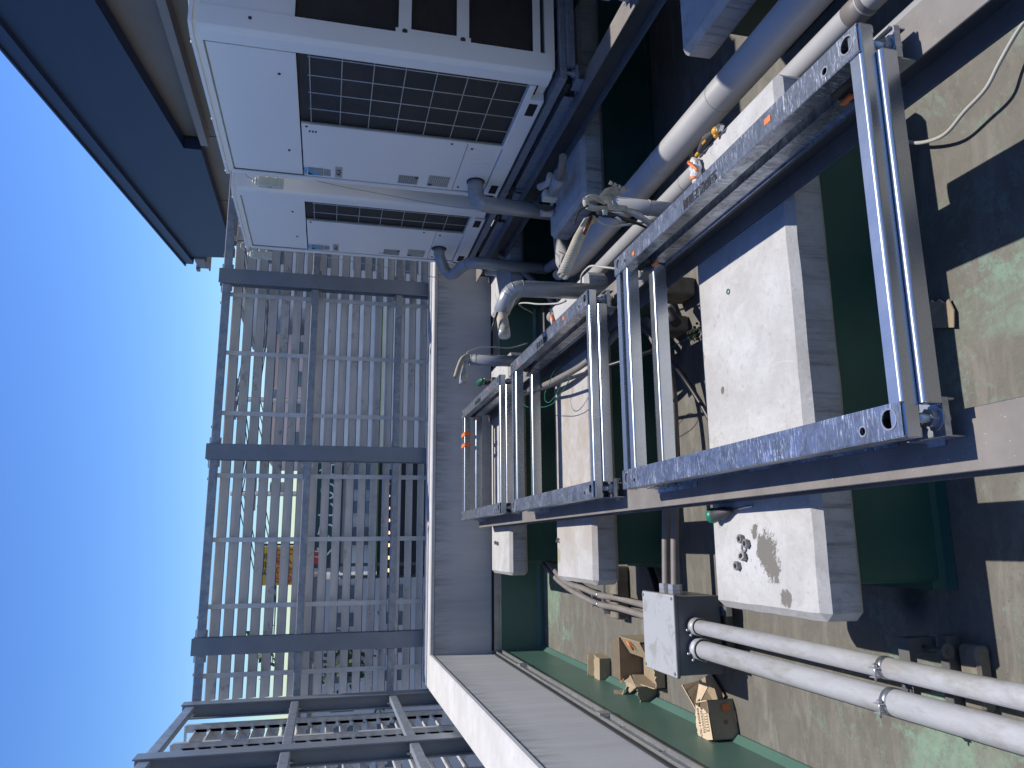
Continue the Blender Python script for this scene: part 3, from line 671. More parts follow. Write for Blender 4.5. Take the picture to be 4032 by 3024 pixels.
    P = [(x0-o_+c*.35, y0-o_), (x1+o_-c*.35, y0-o_), (x1+o_, y0-o_+c), (x1+o_, y1+o_-c), (x1+o_-c*.35, y1+o_), (x0-o_+c*.35, y1+o_), (x0-o_, y1+o_-c*.6), (x0-o_, y0-o_+c)]
    Q = [(x0+.0+c*.4, y0+.002), (x1-c*.4, y0+.002), (x1, y0+c), (x1, y1-c), (x1-c*.4, y1-.002), (x0+c*.4, y1-.002), (x0+.002, y1-c*.6), (x0+.002, y0+c)]
    b = B_(); b.prism(P, 'z', z1-.012, z1+.003); b.prism(Q, 'z', z1-.042, z1-.0115)
    for y in (y0+.10, (y0+y1)/2+.05, y1-.06): b.sphere((x0-.010, y, z1+.002), .008, (1, 1, .7))
    for x in (x0+.2, x1-.2): b.sphere((x, y0-.012, z1+.001), .008)
    b.build('lid', M['ac'], t)
    # fan grilles on the lid
    nfan = 2 if y1-y0 > 1.15 else 1
    for k in range(nfan):
        cyk = y0+(y1-y0)*(k+.5)/nfan; b = B_(); b.ring(((x0+x1)/2, cyk, z1+.003), (0, 0, 1), .26, .275, .035, 36)
        for r in (.06, .12, .18, .23): b.ring(((x0+x1)/2, cyk, z1+.035), (0, 0, 1), r-.003, r+.003, .004, 36)
        for q in range(8): a = q*math.pi/4; b.cyl(((x0+x1)/2, cyk, z1+.036), ((x0+x1)/2+.27*math.cos(a), cyk+.27*math.sin(a), z1+.036), .003, 6)
        b.build('fan_guard', M['wirew'], t)
    # base plinth with hand slots
    b = B_(); b.box(x0+.0, x1, y0+.22 if gw > .5 else y0+.13, fy1+.03, z0, bz-.005, None, .003); b.box(x0+.002, x0+.03, gy0+.01, gy1+.03, bz-.03, bz+.004, None, .003); b.box(x0+.05, x1-.02, y0+.02, y1-.02, z0+.001, z0+.05)
    b.build('base_rail', M['ac'], t)
    b = B_()
    for y in (y0+.305 if gw > .5 else y0+.20, fy1-.08): B_().box(x0-.0015, x0+.002, y-.055, y+.055, z0+.022, z0+.068, None, .001).build('hand_slot', M['void'], t)
    b.bm.free()
    # writing
    if num:
        X = x0+e-.0035; Y0 = fy1-.148; R_, U_ = (0, -1, 0), (0, 0, 1)
        R_ = (0, -1, 0)
        b = B_(); b.box(X-.0008, X, Y0+.035, Y0+.125, .098, .188, M['label']); b.box(X-.0012, X-.0008, Y0+.040, Y0+.120, .056, .095, M['label'])
        b.box(X-.001, X, Y0-.005, Y0+.128, -.012, .030, M['labelp']); b.build('label_plate', M['label'], t)
        b = B_(); x_ = X-.0016; b.quad([(x_, Y0+.118, .187), (x_, Y0+.036, .187), (x_, Y0+.118, .125)]) if False else None
        b.quad([(x_, Y0+.125, .188), (x_, Y0+.098, .188), (x_, Y0+.036, .188-.0), (x_, Y0+.04, .178), (x_, Y0+.125, .112)]); b.build('blue_emblem_stripe', M['sky_blue'], t, fix=False)
        b = B_(); x_ = X-.0022; b.quad([(x_, Y0+.125, .186), (x_, Y0+.088, .186), (x_, Y0+.125, .150)]); b.build('dark_emblem_wedge', M['ink'], t, fix=False)
        text('maker_lettering', 'DAIKIN', .026, (X-.0015, Y0+.082, .201), (0, -1, 0), (0, 0, 1), M['sky_blue'], t, .0003, .0004)
        text('unit_number', num, .034, (X-.0018, Y0+.064, .009), (0, -1, 0), (0, 0, 1), M['ink'], t, .0003, .0012)
        b = B_(); b.box(X-.001, X, Y0+.015, Y0+.118, -.465, -.345, M['label']); b.box(X-.001, X, Y0-.02, Y0+.115, -.655, -.525, M['labelp']); b.build('data_plate', M['label'], t)
        b = B_()
        for (ya, yb, za, zb_, rows) in ((Y0+.02, Y0+.112, -.46, -.35, 9), (Y0-.015, Y0+.11, -.65, -.53, 10)):
            for i in range(rows):
                z = zb_-(i+.5)*(zb_-za)/rows; y = ya+.002
                while y < yb-.006:
                    w3 = random.uniform(.006, .02); b.box(X-.0014, X-.001, y, min(y+w3, yb-.001), z-.0016, z+.0016); y += w3+random.uniform(.003, .010)
        b.box(X-.0015, X-.001, Y0+.018, Y0+.045, -.463, -.445); b.box(X-.0015, X-.001, Y0+.085, Y0+.112, -.555, -.530)
        b.build('data_plate_print', M['greygrip'], t)
        b = B_()
        if gw > .5:
            for i in range(3): b.box(X-.001, X, gy1+.066, gy1+.084, .165+i*.0-.016*i, .173-.016*i)
        else:
            for i in range(3): b.box(X-.001, X, Y0+.092, Y0+.104, -.32-.014*i, -.313-.014*i)
        b.build('vent_slits', M['void'], t)
        text('post_lettering', 'LOT 3 02 1147', .012, (x0-.001, gy0-.030, -.28), (0, 0, -1), (0, -1, 0), M['greygrip'], t, .0002) if False else None
    return t
ac_unit(3.08, 4.44, .605, 4, 'AC-5', 'large white air conditioner marked AC-5 with four column wire guard')
ac_unit(4.635, 5.645, .305, 2, 'AC-4', 'narrower white air conditioner marked AC-4, farther one by the fence')
ac_unit(1.20, 2.52, .605, 4, '', 'nearest white air conditioner, at the upper right beyond the frame')

def device(x, y, z0, z1, label, face='y'):
    t = thing('sensor_box', (x, y, z0), label, 'device', 'cream boxes clipped to the air conditioners')
    b = B_(); b.box(x-.03, x+.03, y-.018, y+.018, z0, z1, None, .004, 2)
    for z in (z0+.035, z0+.085): b.box(x-.033, x+.033, y-.021, y+.012, z, z+.012, None, .002)
    b.box(x-.022, x+.022, y-.014, y+.014, z1, z1+.016, None, .003); b.box(x-.012, x+.012, y-.009, y+.009, z1+.016, z1+.032, None, .003); b.build('casing', M['cream_box'], t)
    b = B_(); zc = (z0+z1)/2+.0
    b.ring((x-.0302, y, zc), (-1, 0, 0), .006, .010, .0006, 16); b.box(x-.0308, x-.0302, y-.003, y+.012, zc-.001, zc+.003)
    b.build('blue_emblem', M['sky_blue'], t); return t
device(2.165, 4.475, .335, .485, 'cream clip-on box between the two air conditioners, partly hidden')
device(2.150, 5.672, .475, .620, 'cream clip-on box with blue emblem on the outer top corner of the AC-4 unit')
cable('loose_cable', [(2.165, 5.68, .64), (2.19, 5.66, .70), (2.24, 5.67, .69), (2.21, 5.69, .60), (2.205, 5.70, .42), (2.19, 5.7, .16), (2.157, 5.7, -.189), (2.116, 5.7, -.548), (2.084, 5.7, -.767), (2.11, 5.7, -.85), (2.17, 5.69, -.87)], .0028, M['whitecable'], 'thin grey cable sagging from the cream box down to the pipe outlet', 'cable')
cable('loose_cable', [(2.17, 4.47, .51), (2.19, 4.46, .55), (2.21, 4.46, .53), (2.23, 4.48, .3), (2.2, 4.5, 0), (2.18, 4.52, -.3), (2.16, 4.52, -.5), (2.12, 4.47, -.68), (2.075, 4.38, -.79), (2.05, 4.32, -.84)], .0028, M['whitecable'], 'thin grey cable hanging between the two air conditioners', 'cable')

# ------------------------------------------------------------------ insulated pipes
def seam_rings(b, p0, p1, r, ts):
    p0, p1 = V(p0), V(p1); d = (p1-p0)
    for t_ in ts: c = p0+d*t_; b.cyl(c-d.normalized()*.003, c+d.normalized()*.003, r+.0016, 28)
t = thing('insulated_pipe', (1.64, 2, -1.444), 'fattest grey jacketed pipe running lengthwise between the two rows', 'pipe', 'jacketed pipes between the two rows')
b = B_(); b.tube([(1.64, -1.5, -1.38), (1.64, 4.05, -1.38), (1.655, 4.16, -1.385), (1.72, 4.25, -1.39), (1.95, 4.33, -1.40)], .064, 36); seam_rings(b, (1.64, -1.5, -1.38), (1.64, 5.0, -1.38), .064, [.12, .42, .585, .665, .80]); b.build('jacket', M['jacket'], t)
t = thing('insulated_pipe', (1.462, 2, -1.44), 'slimmer grey jacketed pipe running beside the footing ends', 'pipe', 'jacketed pipes between the two rows')
b = B_(); b.cyl((1.462, -1.5, -1.40), (1.462, 4.6, -1.40), .038, 28); seam_rings(b, (1.462, -1.5, -1.4), (1.462, 4.6, -1.4), .038, [.30, .50, .68]); b.build('jacket', M['jacket'], t)
b = B_(); b.box(1.4585, 1.4655, 1.52, 1.60, -1.3622, -1.3616); b.cyl((1.462, 1.53, -1.4), (1.462, 1.61, -1.4), .0388, 28); b.build('dark_tape_band', M['flex'], t)
t = thing('conduit', (1.13, 1, -1.242), 'pale conduit lying along the right steel beam near the camera', 'conduit')
b = B_(); b.cyl((1.108, -1.5, -1.205), (1.108, 1.72, -1.205), .034, 24); b.build('tube', M['jacket'], t)
for y in (1.0, 2.7, 4.6):
    tg = thing('pipe_support', (1.55, y, FL), 'grey strut supporting the two jacketed pipes, number from the camera unclear', 'support', 'struts under the jacketed pipes')
    b = B_(); b.box(1.40, 1.68, y-.02, y+.02, -1.46, -1.44); b.box(1.53, 1.57, y-.02, y+.02, FL+.10, -1.46); b.build('strut', M['zinc'], tg)
    B_().box(1.45, 1.66, y-.06, y+.06, FL+.001, FL+.10, None, .008).build('base_block', M['brick'], tg)
for o in [o for o in C.objects if o.name.startswith('pipe_support')]:
    o['label'] = {1.0: 'strut under the jacketed pipes, nearest to the camera', 2.7: 'strut under the jacketed pipes, middle one', 4.6: 'strut under the jacketed pipes, farthest one'}[round(o.location.y, 1)]

def elbow_pts(a, c, d, r, n=5):
    """corner at c between points a and d, rounded with r"""
    a, c, d = V(a), V(c), V(d); u = (a-c).normalized(); v = (d-c).normalized(); p = c+u*r; q = c+v*r
    return [a, p]+[((1-t)**2)*p+2*t*(1-t)*c+t*t*q for t in [k/n for k in range(1, n)]]+[q, d]
def jacket_elbow(t, pts, r, segs, mat):
    b = B_(); b.tube(pts, r, 28)
    for i in segs:
        p = V(pts[i]); d = (V(pts[min(i+1, len(pts)-1)])-V(pts[max(i-1, 0)])).normalized(); b.cyl(p-d*.002, p+d*.002, r+.0018, 28)
    b.build('jacket', mat, t)
# riser A: jacketed elbow behind the middle rack
t = thing('pipe_riser', (1.24, 3.43, -1.45), 'grey jacketed pipe riser with rounded elbow behind the middle rack', 'pipe', 'capped pipe risers left from removed units')
pts = elbow_pts((1.245, 3.43, -1.46), (1.222, 3.42, -.835), (1.125, 3.50, -.805), .055); jacket_elbow(t, pts, .041, [1, 3, 4, 5], M['jacket2'])
b = B_(); b.tube(smooth_path([(1.13, 3.49, -.806), (1.09, 3.48, -.803), (1.05, 3.45, -.80), (.982, 3.42, -.80)], 5), [.028]*15+[.026], 16); b.build('insulated_stub', M['foam'], t)
b = B_(); b.cyl((1.02, 3.435, -.80), (.978, 3.418, -.80), .0285, 16); b.build('tape_wrap', M['tapew'], t)
b = B_(); b.cyl((1.098, 3.43, -.768), (1.003, 3.43, -.738), .0055, 8); b.build('sawn_wire', M['hose'], t)
# riser B: far plain stub
t = thing('pipe_riser', (1.28, 5.12, -1.3), 'grey pipe riser with two drooping insulated tails behind the farthest rack', 'pipe', 'capped pipe risers left from removed units')
b = B_(); b.cyl((1.283, 5.12, -1.40), (1.275, 5.12, -.945), .040, 28); seam_rings(b, (1.283, 5.12, -1.4), (1.275, 5.12, -.945), .040, [.92, .99]); b.build('jacket', M['jacket2'], t)
b = B_(); b.tube(smooth_path([(1.30, 5.12, -.96), (1.305, 5.12, -.93), (1.28, 5.11, -.89), (1.22, 5.10, -.862), (1.134, 5.08, -.835)], 5), .0155, 14); b.build('insulated_tail', M['foam'], t)
b = B_(); b.cyl((1.134, 5.08, -.835), (1.130, 5.079, -.834), .006, 10); b.build('pipe_bore', M['copper'], t)
b = B_(); b.tube([(1.27, 5.12, -.95), (1.255, 5.12, -.915), (1.215, 5.12, -.905), (1.15, 5.11, -.898), (1.09, 5.10, -.893)], [.018, .017, .016, .027, .03], 12); b.build('taped_tail', M['tapew'], t)
b = B_(); b.tube(smooth_path([(1.29, 5.12, -.955), (1.318, 5.12, -.925), (1.34, 5.12, -.945), (1.372, 5.12, -1.03), (1.379, 5.12, -1.129), (1.378, 5.12, -1.244), (1.42, 5.12, -1.37)], 5), .005, 8); b.build('signal_cable', M['cream'], t)
# riser C: torn open end near the first rack
t = thing('pipe_riser', (1.28, 2.55, -1.4), 'torn open pipe riser with ragged tape and a long cut insulation tail', 'pipe', 'capped pipe risers left from removed units')
b = B_(); b.cyl((1.283, 2.55, -1.45), (1.283, 2.55, -1.02), .030, 24); seam_rings(b, (1.283, 2.55, -1.45), (1.283, 2.55, -1.02), .030, [.63]); b.build('jacket', M['jacket'], t)
b = B_(); b.tube([(1.215, 2.55, -.955), (1.20, 2.55, -.925), (1.13, 2.55, -.888), (.973, 2.55, -.820)], [.015, .019, .021, .023], 18); b.build('insulation_tail', M['foam'], t)
b = B_(); b.tube(smooth_path([(1.262, 2.55, -1.02), (1.258, 2.55, -.96), (1.268, 2.55, -.925), (1.292, 2.55, -.925), (1.308, 2.56, -.96), (1.30, 2.57, -1.01)], 5), .0125, 14); b.build('insulation_loop', M['foam'], t)
b = B_(); b.cyl((1.215, 2.535, -.935), (1.140, 2.53, -.901), .0075, 14); b.build('cut_copper_pipe', M['copper'], t)
b = B_(); b.tube(smooth_path([(1.262, 2.54, -.925), (1.235, 2.54, -.89), (1.20, 2.54, -.876), (1.180, 2.54, -.869)], 4), .0042, 8); b.build('black_wire_tail', M['hose'], t)
b = B_(); b.tube(smooth_path([(1.262, 2.53, -1.03), (1.25, 2.53, -1.08), (1.235, 2.53, -1.13), (1.195, 2.53, -1.19)], 4), [.012, .013, .012, .011, .012, .010, .012, .012, .014, .011, .012, .010, .013], 10); b.build('taped_arm', M['tapew'], t)
b = B_(); b.tube([(1.23, 2.525, -.955), (1.225, 2.525, -.985), (1.225, 2.525, -1.01), (1.215, 2.525, -1.06), (1.205, 2.525, -1.11), (1.185, 2.525, -1.16)], [.008, .012, .011, .008, .007, .004], 10, M['hose']); b.box(1.218, 1.238, 2.510, 2.530, -.992, -.975, M['labelp']); b.build('exposed_joint', M['hose'], t)
b = B_()
random.seed(3); base = [V((1.262, 2.52, -1.00)), V((1.300, 2.53, -1.03)), V((1.335, 2.53, -1.09)), V((1.345, 2.53, -1.045)), V((1.352, 2.53, -1.02)), V((1.300, 2.525, -.965))]
b.sheet([base[0], base[1], V((1.325, 2.53, -1.062)), V((1.350, 2.53, -1.035)), V((1.335, 2.53, -.995)), base[5]], .0015)
for k in range(7): a = base[1].lerp(base[2], k/7); c = base[5].lerp(base[4], k/7); b.obox(a+V((0, -.003, 0)), c+V((.004, -.005, -.01)), .0015, .004)
for k in range(5): p = V((1.33+.006*k, 2.53, -1.09+.017*k)); b.sheet([p, p+V((.010, .002, -.008)), p+V((.016, -.004, .006)), p+V((.003, .004, .012))], .001)
b.sheet([(1.265, 2.515, -1.00), (1.265, 2.515, -1.075), (1.240, 2.515, -1.075), (1.240, 2.515, -1.00)], .0012); b.build('ragged_tape', M['ragtape'], t)
b = B_(); b.sheet([(1.215, 2.51, -1.03), (1.205, 2.51, -1.045), (1.196, 2.51, -1.05), (1.208, 2.51, -1.02)], .001); b.sheet([(1.283, 2.51, -.905), (1.276, 2.51, -.893), (1.270, 2.51, -.897), (1.266, 2.51, -.915)], .001); b.build('tape_scraps', M['white'], t)
cable('signal_cable', [(1.215, 2.545, -.955), (1.195, 2.545, -.985), (1.188, 2.545, -1.02), (1.195, 2.545, -1.06), (1.203, 2.54, -1.10), (1.214, 2.54, -1.15), (1.228, 2.53, -1.20), (1.235, 2.5, -1.23)], .0048, M['cream'], 'grey white cable looping below the torn pipe riser', 'cable')
# elbow pipe of the large unit
t = thing('drain_elbow', (2.05, 4.24, -1.4), 'grey jacketed elbow coming out of the foot of AC-5', 'pipe', 'jacketed elbows out of the units')
pts = [V((2.20, 4.235, -.815)), V((2.13, 4.235, -.815))]+elbow_pts((2.13, 4.235, -.815), (2.045, 4.235, -.815), (2.045, 4.27, -1.50), .075, 7)[1:]
jacket_elbow(t, pts, .049, [2, 4, 6, 8], M['jacket2'])
b = B_(); b.ring((2.188, 4.235, -.815), (-1, 0, 0), .050, .056, .004, 28); b.build('rubber_collar', M['rubber'], t)
t = thing('drain_elbow', (2.0, 5.25, -1.4), 'grey jacketed pipe bending twice out of the foot of AC-4', 'pipe', 'jacketed elbows out of the units')
pts = [V((2.21, 5.36, -.75)), V((2.12, 5.36, -.755)), V((2.04, 5.40, -.80)), V((2.01, 5.42, -.84)), V((2.0, 5.36, -.87)), V((2.0, 5.22, -.895)), V((2.0, 5.13, -.93)), V((2.0, 5.11, -.99)), V((2.0, 5.11, -1.52))]
jacket_elbow(t, pts, .042, [1, 3, 5, 6, 7], M['jacket2'])
b = B_(); b.ring((2.190, 5.36, -.75), (-1, 0, 0), .030, .056, .003, 28); b.build('rubber_collar', M['rubber'], t)
cable('branch_pipe', [(1.99, 5.08, -1.52), (1.97, 4.9, -1.53), (1.9, 4.6, -1.52), (1.7, 4.45, -1.40)], .035, M['jacket2'], 'short grey branch pipe joining the foot of the AC-4 drop', 'pipe', n=16)
# coil of cable, off-cuts and clips on the shaded footing
tag(B_().tube([(1.90, 3.32, -1.085), (1.91, 3.45, -1.12), (1.92, 3.58, -1.135)], .020, 16).build('insulation_offcut', M['flex']), 'brownish insulation offcut leaning on the shaded beam', 'pipe offcut', 'pipe offcuts on the shaded footing')
tag(B_().tube([(1.945, 3.60, -1.10), (1.95, 3.70, -1.12), (1.955, 3.77, -1.09)], [.016, .018, .020], 16).build('insulation_offcut', M['jacket']), 'short flared insulation offcut with pink bore beside the cream clips', 'pipe offcut', 'pipe offcuts on the shaded footing')
tag(B_().cyl((1.93, 3.56, -1.15), (1.93, 3.75, -1.165), .040, 24, None, .030).build('jacket_offcut', M['jacket2']), 'open grey jacket offcut lying on the shaded footing', 'pipe offcut', 'pipe offcuts on the shaded footing')
t = thing('cable_coil', (1.93, 3.90, -1.23), 'coil of grey cable held by two cream clips on the shaded footing', 'cable coil')
b = B_()
for k in range(5): rr = .05+.004*k; b.tube([(1.93+rr*.55*math.cos(a), 3.90+.006*k, -1.165+rr*math.sin(a)) for a in [2*math.pi*j/20 for j in range(21)]], .0038, 6)
b.build('loops', M['greygrip'], t)
B_().box(1.90, 1.955, 3.775, 3.84, -1.20, -1.12, None, .006, 2).build('cream_clip', M['cream_box'], t); B_().box(1.90, 1.95, 3.97, 4.03, -1.235, -1.165, None, .006, 2).build('cream_clip', M['cream_box'], t)
b = B_(); b.cyl((2.13, 5.55, -1.16), (2.13, 5.56, -1.30), .052, 28); seam_rings(b, (2.13, 5.55, -1.16), (2.13, 5.56, -1.30), .052, [.0, .72]); tag(b.build('jacket_sleeve', M['jacket']), 'short loose grey jacket sleeve standing by the far parapet', 'pipe offcut')

# ------------------------------------------------------------------ junction box and conduits
t = thing('junction_box', (-.375, 3.13, FL), 'grey steel junction box with pale lid beside the nearest footing', 'junction box')
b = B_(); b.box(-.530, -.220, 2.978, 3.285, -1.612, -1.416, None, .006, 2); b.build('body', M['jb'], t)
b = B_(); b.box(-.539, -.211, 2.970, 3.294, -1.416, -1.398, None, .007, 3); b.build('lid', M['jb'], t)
b = B_()
for x in (-.522, -.228):
    for y in (2.987, 3.277): b.cyl((x, y, -1.399), (x, y, -1.394), .0065, 12); b.box(x-.005, x+.005, y-.001, y+.001, -1.394, -1.3935)
b.build('lid_screws', M['chrome'], t)
for x in (-.48, -.30): B_().box(x, x+.04, 2.93, 3.33, -1.637, -1.613).build('mounting_channel', M['zinc'], t)
for y in (2.99, 3.22): B_().box(-.50, -.25, y, y+.07, FL+.001, -1.638, None, .005).build('base_block', M['brick'], t)
def conduit(x, z, r, label):
    t = thing('conduit', (x, 1, z-r), label, 'conduit', 'pale conduits from the junction box')
    b = B_(); b.cyl((x, 2.945, z), (x, -1.5, z), r, 32); b.build('tube', M['conduit'], t)
    b = B_(); b.cyl((x, 2.977, z), (x, 2.925, z), r*1.22, 32); b.ring((x, 2.926, z), (0, -1, 0), r*1.01, r*1.25, .004, 32)
    b.build('connector', M['conduit'], t)
    b = B_(); b.ring((x, 2.9235, z), (0, -1, 0), r*1.0, r*1.13, .0015, 32); b.build('connector_gasket', M['rubber'], t)
    b = B_()
    for a in (2.5, 3.6, 1.9): p = V((x+r*1.2*math.cos(a), 2.957, z+r*1.2*math.sin(a))); q = V((x+r*1.5*math.cos(a), 2.957, z+r*1.5*math.sin(a))); b.cyl(p, q, .0042, 8); b.sphere(q, .006)
    b.build('set_screws', M['chrome'], t)
    b = B_(); yc = 1.855
    b.cyl((x, yc-.011, z), (x, yc+.011, z), r*1.07, 32); b.build('clamp_band', M['zinc'], t)
    b = B_(); px = x-r*.35; pz = z+r*1.0
    for dx in (-.012, .012): b.box(px+dx-.0015, px+dx+.0015, yc-.010, yc+.014, pz-.004, pz+.018)
    b.cyl((px-.024, yc, pz+.010), (px+.024, yc, pz+.010), .0032, 8); b.hexnut((px+.014, yc, pz+.010), (1, 0, 0), .007, .006); b.build('clamp_bolt', M['chrome'], t)
conduit(-.337, -1.487, .0285, 'slimmer pale conduit leaving the junction box towards the camera')
conduit(-.425, -1.497, .0355, 'fatter pale conduit on the left leaving the junction box towards the camera')
t = thing('conduit_support', (-.35, 1.80, FL), 'strut channel on mortar bricks under the two pale conduits', 'support')
b = B_()
for xx in (-.40, -.36): b.box(xx, xx+.010, 1.83, 1.87, -1.60, -1.535)
b.box(-.47, -.26, 1.825, 1.866, -1.560, -1.538); b.box(-.30, -.26, 1.83, 1.87, -1.63, -1.56); b.box(-.44, -.25, 1.775, 1.805, -1.652, -1.615, None, .002); b.build('strut', M['strutdark'], t)
b = B_(); b.cyl((-.285, 1.84, -1.59), (-.285, 1.74, -1.59), .006, 10); b.cyl((-.285, 1.752, -1.59), (-.285, 1.746, -1.59), .02, 16); b.hexnut((-.285, 1.762, -1.59), (0, -1, 0), .012, .01); b.build('bolt', M['strutdark'], t)
B_().box(-.43, -.27, 1.70, 1.765, FL+.001, -1.635, None, .008).build('mortar_brick', M['brick'], t); B_().box(-.45, -.33, 1.775, 1.84, FL+.001, -1.655, None, .006).build('mortar_brick', M['brick'], t)
# flexible conduits
fa = [(-.345, 3.288, -1.50), (-.35, 3.45, -1.525), (-.353, 3.62, -1.545), (-.344, 3.975, -1.55), (-.347, 4.263, -1.55), (-.324, 4.558, -1.55), (-.281, 4.894, -1.55), (-.21, 5.22, -1.55), (-.086, 5.52, -1.54), (.05, 5.70, -1.53), (.20, 5.80, -1.52), (.5, 5.84, -1.52)]
def flexi(pts, r, label, mat='flex', hexes=()):
    t = thing('flexible_conduit', pts[0], label, 'flexible conduit', 'flexible conduits from the junction box')
    b = B_(); b.tube(smooth_path(pts, 6), r, 16); b.build('sheath', M[mat], t)
    if hexes:
        b = B_()
        for (c, ax, rf, h) in hexes: b.hexnut(c, ax, rf, h)
        b.build('gland_nut', M['chrome'], t)
    return t
ta = flexi(fa, .0175, 'outer brown grey flexible conduit curving from the junction box to the far wall')
fb = [(p[0]+(.052 if p[1] < 4.7 else .03), p[1]+(0 if p[1] < 4.9 else -.05), p[2]) for p in fa]
tb = flexi(fb, .0175, 'inner brown grey flexible conduit curving beside the outer one')
for tt, off in ((ta, 0), (tb, .052)):
    b = B_(); b.cyl((-.347+off, 4.27, -1.55), (-.347+off, 4.29, -1.55), .0195, 20); b.cyl((-.352+off, 4.28, -1.53), (-.352+off, 4.28, -1.505), .004, 8); b.hexnut((-.352+off, 4.28, -1.512), (0, 0, 1), .007, .006); b.build('clamp', M['zinc'], tt)
t = thing('conduit_support', (-.25, 4.3, FL), 'mortar bricks and strut under the two flexible conduits', 'support')
b = B_(); b.box(-.40, -.14, 4.26, 4.30, -1.585, -1.572); b.box(-.40, -.37, 4.26, 4.30, -1.64, -1.585); b.box(-.2, -.17, 4.26, 4.30, -1.64, -1.585); b.build('strut', M['zinc'], t)
B_().box(-.42, -.13, 4.13, 4.24, FL+.001, -1.60, None, .008).build('mortar_brick', M['brick'], t); B_().box(-.41, -.14, 4.245, 4.33, FL+.001, -1.642, None, .006).build('mortar_brick', M['brick'], t)
for (y, lab, h) in ((2.935 if False else 3.10, 'flexible conduit pair member leaving the junction box under the racks, nearer the camera', 0), (3.19, 'flexible conduit pair member leaving the junction box under the racks, farther one', 1)):
    x0 = -.222; z = -1.47
    flexi([(x0, y, z), (.0, y, z-.01), (.35, y+.0, z-.03), (.62, y+.02, z-.05), (.85, y+.10, z-.07), (1.0, y+.22, z-.10), (1.15, y+.45, z-.12)], .0185, lab, 'flex', [((x0+.0, y, z), (1, 0, 0), .026, .020), ((x0+.021, y, z), (1, 0, 0), .026, .024)])
cable('black_hose', [(-.40, 3.30, -1.47), (-.41, 3.36, -1.50), (-.36, 3.46, -1.56), (-.24, 3.62, -1.62), (-.1, 3.8, -1.655), (.1, 3.95, -1.655)], .019, M['hose'], 'thick black cable leaving the far side of the junction box', 'cable')

# cables at the back, under and inside the middle rack
cable('black_hose', [(2.16, 5.30, -1.20), (2.10, 5.25, -1.26), (1.95, 5.15, -1.38), (1.80, 5.05, -1.48), (1.67, 4.95, -1.52), (1.52, 4.9, -1.55), (1.3, 4.8, -1.56), (1.0, 4.7, -1.58), (.6, 4.65, -1.58), (.2, 4.72, -1.58), (-.05, 4.9, -1.58)], .022, M['flex'], 'long dark flexible conduit running from the AC-4 beam under the racks', 'flexible conduit')
t = thing('flexible_conduit', (.85, 3.9, -1.2), 'brown flexible conduit ending in a steel gland inside the middle rack', 'flexible conduit')
b = B_(); b.tube(smooth_path([(.886, 4.20, -1.15), (.862, 3.95, -1.155), (.85, 3.70, -1.165), (.86, 3.45, -1.20), (.92, 3.25, -1.26), (1.02, 3.15, -1.33)], 6), .0165, 16); b.build('sheath', M['flex'], t)
b = B_(); b.hexnut((.888, 4.20, -1.150), (.09, 1, .0), .021, .03); b.hexnut((.890, 4.235, -1.150), (.09, 1, .0), .018, .028); b.cyl((.892, 4.26, -1.15), (.894, 4.285, -1.15), .013, 16); b.build('gland_nut', M['zinc'], t)
cable('black_hose', [(.893, 4.28, -1.15), (.905, 4.37, -1.14), (.905, 4.43, -1.13), (.888, 4.45, -1.125), (.872, 4.40, -1.12), (.858, 4.2, -1.115), (.83, 3.95, -1.11), (.805, 3.75, -1.11), (.78, 3.45, -1.11), (.758, 3.22, -1.115), (.75, 3.06, -1.14), (.76, 2.9, -1.22), (.8, 2.8, -1.35)], .0088, M['hose'], 'black hose looping back on itself inside the middle rack', 'cable', n=10)
cable('green_wire', [(.893, 4.29, -1.15), (.875, 4.33, -1.13), (.845, 4.30, -1.11), (.79, 4.2, -1.10), (.755, 4.08, -1.10), (.725, 3.9, -1.09), (.70, 3.75, -1.09), (.69, 3.6, -1.09), (.70, 3.5, -1.085), (.72, 3.38, -1.08), (.75, 3.31, -1.085), (.78, 3.34, -1.09), (.79, 3.41, -1.10), (.76, 3.50, -1.10), (.725, 3.60, -1.10), (.715, 3.70, -1.10), (.74, 3.77, -1.10), (.79, 3.80, -1.11), (.82, 3.76, -1.12), (.86, 3.75, -1.13), (.91, 3.76, -1.16), (.92, 3.7, -1.2)], .0022, M['greenwire'], 'thin green earth wire looping inside the middle rack', 'wire', n=6)
cable('green_wire', [(1.02, 3.3, -1.5), (.93, 3.2, -1.55), (.88, 3.12, -1.52), (.84, 2.9, -1.45), (.83, 2.6, -1.44), (.8, 2.38, -1.38)], .0022, M['greenwire'], 'thin green wire crossing the dark gap beside the nearest footing', 'wire', n=6)
cable('flexible_conduit_dark', [(1.02, 3.15, -1.38), (.9, 3.12, -1.46), (.75, 3.1, -1.56), (.55, 3.0, -1.62), (.35, 2.9, -1.64)], .012, M['hose'], 'black cable crossing the dark gap next to the flexible conduits', 'cable')
for i, (x, y, w1, w2, lab) in enumerate(((1.20, 3.22, .09, .16, 'rough mortar brick under the right beam, right one'), (1.04, 3.30, .08, .14, 'rough mortar brick under the right beam, left one'))):
    tag(B_().box(x-w1/2, x+w1/2, y-w2/2, y+w2/2, FL+.001, FL+.16, None, .012, 2).build('mortar_brick', M['brick']), lab, 'brick', 'mortar bricks under the right beam')
t = thing('pipe_stub', (1.05, 3.15, -1.5), 'short dark pipe stub with a pale collar beside the mortar bricks', 'pipe')
b = B_(); b.cyl((1.15, 3.20, -1.52), (.98, 3.05, -1.52), .024, 18); b.build('pipe', M['hose'], t); b = B_(); b.cyl((1.07, 3.13, -1.52), (1.05, 3.11, -1.52), .030, 18); b.build('collar', M['jacket'], t)
random.seed(5); b = B_()
